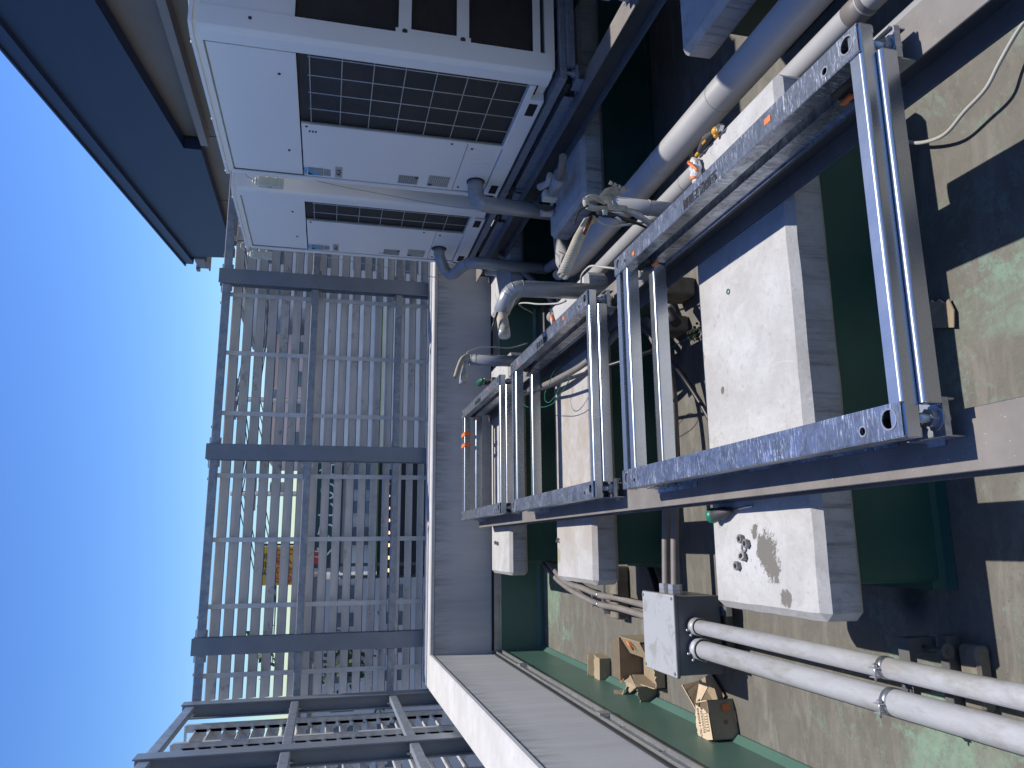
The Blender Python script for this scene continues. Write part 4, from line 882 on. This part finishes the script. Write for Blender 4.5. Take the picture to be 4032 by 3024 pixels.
for k in range(26): b.sphere((.97+random.gauss(0, .018), 3.15+random.gauss(0, .022), FL+.008+random.random()*.02), random.uniform(.005, .011), (1, 1, 1), None, 6, 4)
tag(b.build('moss_clump', M['moss']), 'dark clump of moss on the sunlit floor patch under the beam', 'moss')

# cables on the footings
cable('cream_cable', [(1.300, 3.55, -1.235), (1.299, 3.50, -1.225), (1.295, 3.43, -1.20), (1.285, 3.33, -1.17), (1.262, 3.2, -1.145), (1.235, 3.08, -1.13), (1.19, 2.97, -1.15), (1.15, 2.88, -1.23), (1.12, 2.8, -1.36)], .0052, M['cream'], 'cream cable arching from the middle footing towards the nearest rack', 'cable')
tag(B_().box(1.275, 1.30, 3.485, 3.52, CT+.001, CT+.022, None, .004).build('cable_saddle', M['cream_box']), 'small cream saddle clipping the cream cable on the middle footing', 'clip')
cable('pale_cable', [(1.60, 4.95, -1.36), (1.59, 4.80, -1.24), (1.57, 4.68, -1.20), (1.50, 4.45, -1.19), (1.42, 4.22, -1.20), (1.34, 3.95, -1.23), (1.31, 3.8, -1.236)], .005, M['cream'], 'pale cable swinging behind the rounded elbow riser', 'cable')
cable('red_wire', [(1.72, 4.10, -1.30), (1.70, 4.12, -1.36), (1.68, 4.22, -1.42), (1.72, 4.35, -1.46), (1.76, 4.45, -1.52)], .0022, M['red'], 'thin red wire dangling behind the shaded footing', 'wire', n=6)
# white cable on the near deck
cable('white_cable', [(1.31, 1.18, -1.655), (1.28, 1.25, -1.645), (1.25, 1.312, -1.635), (1.19, 1.37, -1.622), (1.139, 1.412, -1.612), (1.118, 1.484, -1.613), (1.10, 1.57, -1.625), (1.13, 1.666, -1.638), (1.174, 1.73, -1.644), (1.26, 1.80, -1.66), (1.32, 1.85, -1.665)], .0055, M['whitecable'], 'white cable curving over the green stained deck at the right', 'cable', n=10)
tag(B_().sheet([(.575, 1.665, FL+.012), (.60, 1.765, FL+.006), (.645, 1.78, FL+.02), (.675, 1.745, FL+.016), (.66, 1.675, FL+.008), (.62, 1.66, FL+.01)], .004, M['card'], M['card_in'], jag=(1, 3)).build('cardboard_scrap', M['card']), 'torn cardboard scrap lying in the shadow on the near deck', 'cardboard')

# ------------------------------------------------------------------ small hardware
def nut(x, y, label, z=CT, tilt=(0, 0, 1), s=1, name='hex_nut'):
    b = B_(); b.hexnut((x, y, z+.001), tilt, .0125*s, .013*s, None, .0075*s); return tag(b.build(name, M['nutsteel']), label, 'nut', 'loose nuts and washers on the footings')
nut(.008, 2.128, 'hex nut on the nearest footing, upper one touching its neighbour')
nut(-.006, 2.098, 'hex nut on the nearest footing, leaning right beside the upper one')
nut(-.046, 2.122, 'hex nut lying tilted against the washer on the nearest footing', CT+.003, (.3, -.2, 1))
nut(-.073, 2.160, 'lone hex nut on the nearest footing, closest to its left end')
tag(B_().ring((-.018, 2.121, CT+.001), (.1, 0, 1), .0095, .0155, .003, 28).build('spring_washer', M['nutsteel']), 'round spring washer between the nuts on the nearest footing', 'washer')
nut(.014, 4.035, 'single hex nut on the mossy edge of the middle footing', CT+.002, (.3, .2, 1))
nut(.002, 5.56, 'left hex nut of the two on the farthest footing'); nut(.008, 5.63, 'right hex nut of the two on the farthest footing')
tag(B_().ring((.795, 2.108, CT+.001), (0, 0, 1), .007, .0095, .002, 24).build('sealing_ring', M['greenwire']), 'tiny green ring lying on top of the nearest footing', 'ring')
t = thing('screwdriver', (.09, 2.2, CT), 'stubby screwdriver with green ball grip on the nearest footing', 'screwdriver')
b = B_(); b.sphere((.083, 2.258, CT+.026), .025, (1, .92, .95), M['greengrip'], 20, 14); b.sphere((.088, 2.214, CT+.022), .020, (.95, .75, .95), M['greengrip'], 20, 12); b.build('ball_grip', M['greengrip'], t)
b = B_(); b.tube([(.084, 2.245, CT+.025), (.087, 2.225, CT+.023), (.090, 2.20, CT+.021), (.094, 2.17, CT+.017), (.096, 2.155, CT+.015)], [.019, .020, .019, .010, .008], 18); b.build('neck', M['greygrip'], t)
b = B_(); b.cyl((.096, 2.157, CT+.0145), (.105, 2.05, CT+.006), .0035, 10); b.build('shaft', M['silver'], t)
t = thing('ratchet_cutter', (1.35, 2.15, CT), 'black and yellow hand cutter with steel jaw on the sunlit footing', 'hand tool')
pth = smooth_path([(1.345, 2.208, CT+.014), (1.357, 2.175, CT+.015), (1.362, 2.14, CT+.016), (1.360, 2.105, CT+.015)], 5)
b = B_(); b.tube(pth, [.011+.004*math.sin(math.pi*i/(len(pth)-1)) for i in range(len(pth))], 14); b.build('handle', M['greygrip'], t)
b = B_(); b.sphere((1.357, 2.09, CT+.016), .015, (1, 1.2, .9)); b.sphere((1.343, 2.095, CT+.013), .009); b.box(1.345, 1.353, 2.14, 2.165, CT+.024, CT+.030, None, .002); b.box(1.364, 1.374, 2.135, 2.165, CT+.021, CT+.027, None, .002); b.sphere((1.345, 2.222, CT+.014), .009, (.8, 2.4, .8)); b.build('yellow_inlay', M['yellow'], t)
b = B_(); b.prism([(1.345, 2.082), (1.368, 2.080), (1.365, 2.055), (1.352, 2.045), (1.340, 2.060)], 'z', CT+.008, CT+.022); b.build('steel_jaw', M['silver'], t)
t = thing('plastic_bag', (1.30, 2.24, CT), 'small clear plastic bag tied with orange tape beside the yellow cutter', 'bag')
random.seed(11); b = B_(); b.sphere((1.295, 2.24, CT+.016), .036, (1.1, .85, .45), None, 20, 14)
for v in b.bm.verts: v.co += V((noise.noise(v.co*60), noise.noise(v.co*60+V((9, 0, 0))), noise.noise(v.co*60+V((0, 9, 0)))))*.012
b.build('film', M['bag'], t)
b = B_(); b.tube(smooth_path([(1.335, 2.262, CT+.025), (1.322, 2.252, CT+.036), (1.305, 2.232, CT+.039), (1.285, 2.215, CT+.034), (1.268, 2.205, CT+.028)], 4), [.003, .006, .005, .007, .004, .006, .007, .006, .005, .006, .007, .006, .006, .006, .007, .006, .004], 6); b.tube([(1.275, 2.27, CT+.028), (1.262, 2.25, CT+.030), (1.255, 2.225, CT+.026)], [.003, .007, .003], 6); b.build('orange_tie', M['orange'], t)
t = thing('pliers', (1.30, 4.04, CT), 'pliers with orange grip on the far right corner of the middle footing', 'pliers')
b = B_(); b.obox((1.345, 4.07, CT+.010), (1.30, 4.055, CT+.014), .012, .010); b.obox((1.315, 4.075, CT+.010), (1.29, 4.05, CT+.014), .010, .008); b.build('jaws', M['silver'], t)
b = B_(); b.tube([(1.30, 4.055, CT+.012), (1.275, 4.035, CT+.013), (1.255, 4.02, CT+.012)], .008, 10, M['orange']); b.tube([(1.29, 4.05, CT+.012), (1.270, 4.045, CT+.013), (1.24, 4.035, CT+.012)], .008, 10, M['white']); b.build('grips', M['orange'], t)
t = thing('impact_driver', (1.25, 5.62, CT), 'dark green and black cordless driver standing on the farthest footing', 'power tool')
b = B_(); b.tube([(1.225, 5.62, CT+.003), (1.225, 5.62, CT+.10)], [.020, .017], 14); b.build('grip', M['greygrip'], t)
b = B_(); b.tube([(1.22, 5.66, CT+.125), (1.22, 5.63, CT+.127), (1.22, 5.56, CT+.127), (1.22, 5.52, CT+.125), (1.22, 5.49, CT+.123)], [.020, .028, .029, .020, .012], 16); b.build('motor_housing', M['toolgreen'], t)
b = B_(); b.cyl((1.22, 5.49, CT+.123), (1.22, 5.45, CT+.121), .006, 8); b.build('bit_holder', M['silver'], t)
b = B_(); b.box(1.185, 1.262, 5.575, 5.665, CT+.002, CT+.042, None, .006); b.build('battery', M['greygrip'], t)
t = thing('small_bag', (1.13, 5.62, CT), 'small red and white packet on the farthest footing', 'packet')
b = B_(); b.sphere((1.14, 5.60, CT+.012), .022, (1, 1.2, .5), M['white'], 12, 8); b.build('packet', M['white'], t); b = B_(); b.sphere((1.155, 5.62, CT+.02), .010, (1, 1, .6)); b.build('red_mark', M['red'], t)

# ------------------------------------------------------------------ torn cardboard boxes
def P3(o, a, pts):
    """local (u,v,z) points rotated by a about z and moved to o"""
    c, s = math.cos(a), math.sin(a); pts = [(q[0]*.9, q[1]*.9, q[2]*.9) for q in pts]; return [V((o[0]+c*p[0]-s*p[1], o[1]+s*p[0]+c*p[1], o[2]+p[2])) for p in pts]
TH = .004; ZF = FL+.003
# box 1: flat torn box, far left
random.seed(2)
t = thing('torn_box', (-.745, 4.62, FL), 'small flattened cardboard box near the left parapet, farthest of the four', 'cardboard box', 'torn cardboard boxes on the deck')
o = (-.765, 4.60, ZF); a = -.05
b = B_(); b.sheet(P3(o, a, [(-.09, -.14, .075), (.11, -.14, .075), (.11, -.03, .075), (-.09, -.03, .075)]), TH, M['card'], M['card_in'], jag=(2,))
b.sheet(P3(o, a, [(-.09, -.14, 0), (.11, -.14, 0), (.11, -.14, .071), (-.09, -.14, .071)]), TH, M['card'], M['card_in'])
b.sheet(P3(o, a, [(-.09, -.135, 0), (-.09, -.135, .07), (-.09, .02, .06), (-.09, .06, 0)]), TH, M['card'], M['card_in']); b.sheet(P3(o, a, [(.11, -.135, 0), (.11, .06, 0), (.11, .02, .06), (.11, -.135, .07)]), TH, M['card'], M['card_in'])
b.sheet(P3(o, a, [(-.09, .0, .004), (.11, .0, .004), (.115, .06, .085), (-.08, .065, .085)]), TH, M['card_in'], M['card'], jag=(2,)); b.sheet(P3(o, a, [(-.08, .07, .086), (.10, .066, .086), (.085, .115, .055), (-.06, .13, .05)]), TH, M['card'], M['card_in'], jag=(1, 2)); b.build('carton', M['card'], t)
b = B_(); b.sheet(P3(o, a, [(-.094, -.10, .03), (-.10, -.10, .05), (-.105, -.12, .04), (-.10, -.12, .02)]), .001); b.build('orange_tape', M['orange'], t)
# box 2: upright open carton behind the junction box
t = thing('torn_box', (-.6, 3.86, FL), 'upright open cardboard box partly hidden behind the junction box', 'cardboard box', 'torn cardboard boxes on the deck')
o = (-.60, 3.84, ZF); a = 0; w2, d2, h2 = .125, .16, .145
b = B_(); b.sheet(P3(o, a, [(-w2, -d2, 0), (w2, -d2, 0), (w2, d2, 0), (-w2, d2, 0)]), -TH, M['card_in'])
b.sheet(P3(o, a, [(w2, -d2, 0), (w2, d2, 0), (w2, d2, h2), (w2, -d2, h2)]), TH, M['card'], M['card_in']); b.sheet(P3(o, a, [(-w2, d2, 0), (-w2, -d2, 0), (-w2, -d2, .07), (-w2, d2, h2*.85)]), TH, M['card'], M['card_in'], jag=(2,))
b.sheet(P3(o, a, [(w2, d2, 0), (-w2, d2, 0), (-w2, d2, h2), (w2, d2, h2)]), TH, M['card'], M['card_in']); b.sheet(P3(o, a, [(-w2, -d2, 0), (w2, -d2, 0), (w2, -d2, h2*.6), (-w2, -d2, h2*.4)]), TH, M['card'], M['card_in'], jag=(2,))
b.sheet(P3(o, a, [(w2-.004, -d2+.02, h2-.01), (w2-.004, d2-.01, h2-.01), (w2-.095, d2-.02, h2*.55), (w2-.095, -d2+.04, h2*.55)]), -TH, M['card_in']); b.sheet(P3(o, a, [(-w2, d2, h2), (w2, d2, h2), (w2-.03, d2+.02, h2+.03), (-w2+.03, d2+.02, h2+.03)]), TH, M['card']); b.build('carton', M['card'], t)
b = B_(); b.tube([P3(o, a, [p])[0] for p in ((w2-.012, .02, h2+.006), (w2-.03, -.005, h2-.0), (w2-.06, -.02, h2-.02))], [.004, .008, .005], 6); b.build('orange_tape', M['orange'], t)
# box 3: open ring of card with white label
t = thing('torn_box', (-.77, 3.92, FL), 'ring shaped torn cardboard box with white address label and orange tape', 'cardboard box', 'torn cardboard boxes on the deck')
o = (-.775, 3.93, ZF); a = -.25; q = [(.085, .10), (-.11, .13), (-.12, -.10), (.10, -.12)]; h = [.13, .12, .11, .13]
b = B_()
def wall(p, r, hp, hr, lean=(0, 0), **k): b.sheet(P3(o, a, [(p[0], p[1], 0), (r[0], r[1], 0), (r[0]+lean[0], r[1]+lean[1], hr), (p[0]+lean[0], p[1]+lean[1], hp)]), TH, M['card'], M['card_in'], **k)
wall(q[0], q[1], .06, .12, jag=(2,)); wall(q[1], q[2], .12, .05, jag=(2,)); wall(q[2], q[3], .05, .13, jag=(2,)); wall(q[3], q[0], .13, .07, jag=(2,))
b.sheet(P3(o, a, [(-.11, .13, .12), (-.11, -.02, .09), (-.155, -.01, .055), (-.16, .15, .07)]), TH, M['card'], M['card_in'], jag=(0,)); b.sheet(P3(o, a, [(.10, -.12, .13), (.09, .06, .09), (.06, .04, .135), (.05, -.08, .15)]), TH, M['card'], M['card_in'], jag=(1, 2))
b.sheet(P3(o, a, [(-.11, .12, .118), (-.02, .11, .10), (-.04, .155, .15), (-.12, .16, .13)]), TH, M['card'], M['card_in'], jag=(1,)); b.build('carton', M['card'], t)
b = B_(); b.sheet(P3(o, a, [(-.122, .055, .112), (-.118, .0, .094), (-.142, .005, .073), (-.146, .06, .082)]), .0012); b.sheet(P3(o, a, [(-.075, .135, .12), (-.045, .13, .11), (-.05, .15, .14), (-.08, .15, .13)]), .001); b.build('address_label', M['white'], t)
b = B_(); b.sheet(P3(o, a, [(-.152, .05, .075), (-.128, .08, .108), (-.126, .10, .111), (-.156, .07, .073)]), .0012); b.sheet(P3(o, a, [(.06, .085, .125), (.03, .10, .135), (.04, .075, .14), (.07, .055, .13)]), .002); b.build('orange_tape', M['orange'], t)
# box 4: nearest, standing carton with print
t = thing('torn_box', (-.72, 3.15, FL), 'nearest torn cardboard box with brown print and an orange tape square', 'cardboard box', 'torn cardboard boxes on the deck')
o = (-.735, 3.11, ZF); a = math.radians(14); w2, d2, h2 = .085, .095, .13
b = B_()
b.sheet(P3(o, a, [(-w2, -d2, 0), (w2, -d2, 0), (w2, -d2, h2), (-w2, -d2, h2)]), TH, M['card'], M['card_in'])
b.sheet(P3(o, a, [(w2, -d2, 0), (w2, d2*.2, 0), (w2, d2*.2, h2), (w2, -d2, h2)]), TH, M['card'], M['card_in'], jag=(1,))
b.sheet(P3(o, a, [(-w2, d2, 0), (-w2, -d2, 0), (-w2, -d2, h2), (-w2, d2, h2)]), TH, M['card'], M['card_in'])
b.sheet(P3(o, a, [(-w2, -d2, h2), (.035, -d2, h2), (.075, .03, h2), (.03, .05, h2), (-w2, .06, h2)]), TH, M['card_torn'], M['card_in'], jag=(1, 2, 3))
b.sheet(P3(o, a, [(w2, -d2*.3, h2), (w2, d2*.2, h2), (w2+.10, d2*.5, h2*.6), (w2+.07, -d2*.3, h2*.55)]), -TH, M['card_torn'], M['card_in'], jag=(0, 2))
b.sheet(P3(o, a, [(.01, .06, .10), (.05, .04, .01), (.19, .16, .01), (.17, .17, .12)]), TH, M['card_in'], M['card_in'], jag=(3,))
b.sheet(P3(o, a, [(.05, .04, .01), (.10, -.05, .01), (.21, .05, .01), (.19, .16, .01)]), -TH, M['card_in'], M['card_in'])
b.sheet(P3(o, a, [(.01, .06, .10), (.17, .17, .12), (.11, .24, .03), (-.03, .16, .03)]), TH, M['card_in'], M['card_in'], jag=(1, 2)); b.build('carton', M['card'], t)
b = B_(); b.sheet(P3(o, a, [(.035, -d2-.0045, .022), (.065, -d2-.0045, .022), (.065, -d2-.0045, .062), (.035, -d2-.0045, .062)]), .0006); b.build('orange_tape', M['orange'], t)
b = B_()
fr = [(-.045, -.075), (.03, -.075), (.03, -.042), (-.045, -.042)]
for i in range(4): p, r = fr[i], fr[(i+1) % 4]; b.obox(P3(o, a, [(p[0], p[1], h2+.0006)])[0], P3(o, a, [(r[0], r[1], h2+.0006)])[0], .0016, .0008)
random.seed(4)
for i in range(6): x = -.04+.0115*i; b.obox(P3(o, a, [(x, -.070, h2+.0006)])[0], P3(o, a, [(x, -.048-.006*random.random(), h2+.0006)])[0], .003, .0008)
for j in range(3):
    x = -.05
    while x < .04: w3 = random.uniform(.003, .008); b.obox(P3(o, a, [(x, -.030+.008*j, h2+.0006)])[0], P3(o, a, [(x+w3, -.030+.008*j, h2+.0006)])[0], .0035, .0008); x += w3+.003
for i in range(5): b.obox(P3(o, a, [(-.02+.004*i, -d2-.0044, .045)])[0], P3(o, a, [(-.02+.004*i, -d2-.0044, .062+.004*(i % 2))])[0], .0014, .0006, (0, 1, 0))
b.build('print', M['inkb'], t)
p = P3(o, a, [(-.005, .010, h2+.0012)])[0]; text('lettering', 'VX-1500SG', .0235, p, (math.cos(a), math.sin(a), 0), (-math.sin(a), math.cos(a), 0), M['inkb'], t, .0002, .0004)

# ------------------------------------------------------------------ the town beyond the louvres
def block(x0, x1, y0, y1, z1, mat, label, rows=0, wmat=None, cols=0, cat='building', zr0=None):
    t = thing('building', ((x0+x1)/2, (y0+y1)/2, -13), label, cat, 'buildings beyond the louvres'); B_().box(x0, x1, y0, y1, -13, z1).build('wall', mat, t)
    b = B_(); b.box(x0-.15, x1+.15, y0-.15, y1+.15, z1, z1+.25); b.build('roof', M['beigetrim'], t)
    for i in range(rows):
        for j in range(cols):
            w3 = (x1-x0)/cols; xa = x0+w3*(j+.25); z = z1-1.0-i*2.6; b = B_(); b.box(xa, xa+w3*.5, y0-.06, y0+.02, z-1.3, z); b.build('window', M['winglass'], t)
    return t
M['winglass'] = simple('dark_window_glass', (.05, .07, .09), (.12, .16, .2), .5, .15)
M['pinkwall'] = simple('pinkish_render', (.56, .46, .44), (.5, .41, .39), .5, .85); M['greywall'] = simple('light_grey_render', (.58, .58, .56), (.5, .5, .49), .5, .85)
M['darkgreen'] = simple('dark_green_signboard', (.01, .055, .045), None, 1, .5); M['lime'] = simple('lime_green_band', (.10, .33, .03), None, 1, .5); M['brownw'] = simple('brown_fascia', (.18, .09, .07), None, 1, .7)
M['signyellow'] = simple('yellow_signboard', (.70, .44, .03), None, 1, .5); M['concpole'] = simple('grey_utility_pole', (.30, .30, .29), None, 4, .8); M['whitew'] = simple('white_cladding', (.72, .72, .71), None, 1, .7)
M['foliage'] = simple('mixed_green_leaves', (.035, .075, .025), (.065, .10, .035), 3, .7); M['bark'] = simple('brown_bark', (.09, .06, .04), None, 6, .9)
# long low shop straight behind the middle of the fence
t = thing('building', (6, 41, -13), 'long shop with brown fascia, dark green signboard and lime green band', 'building', 'buildings beyond the louvres')
B_().box(-1.3, 13.5, 40, 52, -13, .95).build('wall', M['greywall'], t)
B_().box(-1.35, 13.6, 39.85, 39.98, .62, 1.0).build('brown_fascia', M['brownw'], t)
B_().box(-1.1, 4.1, 39.7, 39.84, -.75, .55).build('signboard', M['darkgreen'], t)
B_().box(4.3, 12.8, 39.8, 39.98, -3.6, .5).build('white_cladding', M['whitew'], t)
B_().box(-1.5, 12.7, 39.6, 39.78, -2.55, -2.30).build('green_band', M['lime'], t)
B_().box(-1.35, 4.2, 39.7, 39.97, -1.0, -.8).build('cladding_rail', M['beigetrim'], t)
b = B_()
for (xa, xb) in ((2.8, 4.1), (.0, .9), (1.6, 2.2)): B_().box(xa, xb, 39.7, 39.97, -2.2, -1.15).build('shop_window', M['winglass'], t)
b.bm.free()
B_().box(-1.5, 4.2, 39.72, 39.95, -5.0, -2.6).build('dark_shopfront', M['void'], t)
M['lampglow'] = N('warm_shop_lamp').m; nb = M['lampglow'].node_tree.nodes['Principled BSDF']; nb.inputs['Emission Color'].default_value = (1, .55, .2, 1); nb.inputs['Emission Strength'].default_value = 1.6
for k in range(9): B_().sphere((3.7-.62*k, 39.6, -3.02-.02*k), .10, (1, .5, 1), None, 10, 6).build('lit_lamp', M['lampglow'], t)
text('sign_lettering', 'くらしの店', 1.0, (1.7, 39.66, -.1), (1, 0, 0), (0, 0, 1), M['whitew'], t, .01)
t = thing('signboard', (-.7, 39.5, -.6), 'dark red and white square sign beside the dark green signboard', 'sign'); B_().box(-.95, -.25, 39.45, 39.5, .05, .75).build('panel', M['whitew'], t); b = B_(); b.box(-.88, -.58, 39.42, 39.45, .12, .68, M['red']); b.box(-.52, -.32, 39.42, 39.45, .12, .68, M['red']); b.build('red_fields', M['red'], t)
# yellow hoarding
t = thing('billboard', (-1, 38, -13), 'yellow billboard with red and black writing beyond the fence', 'billboard')
B_().box(-1.80, -.02, 38.0, 38.12, .9, 3.0).build('panel', M['signyellow'], t); b = B_(); b.box(-1.85, .05, 38.0, 38.15, .72, .9); b.box(.0, .10, 38.0, 38.15, .72, 3.1); b.box(-1.0, -.85, 38.05, 38.2, -13, .72); b.build('frame', M['greygrip'], t)
text('black_lettering', 'お弁当', .36, (-.85, 37.97, 2.65), (1, 0, 0), (0, 0, 1), M['ink'], t, .01); text('red_lettering', 'からあげ', .42, (-.92, 37.97, 2.1), (1, 0, 0), (0, 0, 1), M['red'], t, .01, .01); text('red_lettering', 'やきとり', .42, (-.92, 37.97, 1.5), (1, 0, 0), (0, 0, 1), M['red'], t, .01, .01)
block(5.2, 12.5, 46, 56, 3.3, M['pinkwall'], 'pinkish apartment block rising behind the shop', 3, None, 4)
block(13.6, 24, 44, 54, 5.2, M['greywall'], 'pale grey block right of the long shop', 4, None, 5)
block(-24, -9, 60, 72, 1.2, M['whitew'], 'low white building far to the left', 1, None, 6)
block(-14, -1.9, 46, 58, .35, M['greywall'], 'light grey low row of shops left of the yellow billboard', 2, None, 8)
block(-8, -2.2, 70, 80, 1.6, M['pinkwall'], 'distant pink walled house behind the trees', 1, None, 3)
block(-60, -30, 40, 60, -2, M['greywall'], 'grey low building left of the roof', 1, None, 6)
block(-30, -14, 18, 34, -4, M['whitew'], 'white low building close to the left of the roof', 1, None, 5)
# utility poles and wires
poles = [(7.6, 41.5, 5.3, 'utility pole with cross arms behind the right half of the fence'), (2.75, 43.0, 5.0, 'utility pole with transformer behind the middle of the fence'), (-6.2, 50, 4.2, 'utility pole rising among the distant trees')]
for (x, y, z, lab) in poles:
    t = thing('utility_pole', (x, y, -13), lab, 'utility pole', 'utility poles in the street'); B_().cyl((x, y, -13), (x, y, z), .18, 10, None, .13).build('pole', M['concpole'], t)
    b = B_(); b.box(x-1.1, x+1.1, y-.05, y+.05, z-.5, z-.4); b.box(x-.9, x+.9, y-.05, y+.05, z-1.3, z-1.2)
    for k in range(-3, 4): b.cyl((x+k*.33, y, z-.4), (x+k*.33, y, z-.22), .05, 8)
    b.build('cross_arm', M['concpole'], t); b = B_(); b.cyl((x+.35, y, z-2.9), (x+.35, y, z-2.0), .28, 12); b.build('transformer', M['concpole'], t)
random.seed(9)
for k in range(6):
    za = 4.85 if k < 3 else 3.9; dx = (k % 3-1)*.7; a, c, d = V((7.6+dx, 41.5, za)), V((2.75+dx, 43, za-.3)), V((-6.2+dx, 50, za-1.1)); e = V((16+dx, 40, za+.1))
    def sag(p, q): m = (p+q)/2; m.z -= .5; return [p, m, q]
    pts = smooth_path(sag(e, a), 4)+smooth_path(sag(a, c), 4)[1:]+smooth_path(sag(c, d), 5)[1:]
    tag(B_().tube(pts, .028, 5).build('overhead_wire', M['ink']), ['upper overhead wire strung nearest the shop', 'upper overhead wire in the middle of its row', 'upper overhead wire strung farthest from the shop', 'lower overhead wire strung nearest the shop', 'lower overhead wire in the middle of its row', 'lower overhead wire strung farthest from the shop'][k], 'wire', 'overhead wires between the poles')
# trees
def tree(x, y, ztop, r, label, n=900):
    t = thing('tree', (x, y, -13), label, 'tree', 'trees beyond the fence'); b = B_(); b.tube([(x, y, -13), (x+.1, y, -6), (x-.1, y, ztop-r)], [.35, .25, .12], 8)
    for k in range(6): a = k*1.05; b.tube([(x, y, ztop-r*1.8), (x+r*.7*math.cos(a), y+r*.7*math.sin(a), ztop-r*.7)], [.12, .03], 5)
    b.build('trunk', M['bark'], t); b = B_()
    cl = [(random.gauss(0, .45), random.gauss(0, .45), random.gauss(0, .4)) for _ in range(16)]
    for k in range(n):
        c = random.choice(cl); p = V((x+r*(c[0]+random.gauss(0, .2)), y+r*(c[1]+random.gauss(0, .2)), ztop-r*.95+r*(c[2]+random.gauss(0, .18)))); s = random.uniform(.08, .2)*(r/2.2)
        u = V((random.gauss(0, 1), random.gauss(0, 1), random.gauss(0, 1))).normalized(); v = u.orthogonal().normalized(); b.quad([p-u*s, p+v*s*.7, p+u*s, p-v*s*.7])
    b.build('crown', M['foliage'], t, fix=False)
tree(-3.4, 60, .6, 2.4, 'dense green tree left of the yellow billboard'); tree(-5.6, 47, 1.3, 2.8, 'larger tree farther left with a ragged crown', 1100); tree(-8.6, 52, 1.0, 3.0, 'wide tree behind the fence corner', 1100); tree(-2.6, 50, -2.6, 1.6, 'small street tree below the yellow billboard', 600)
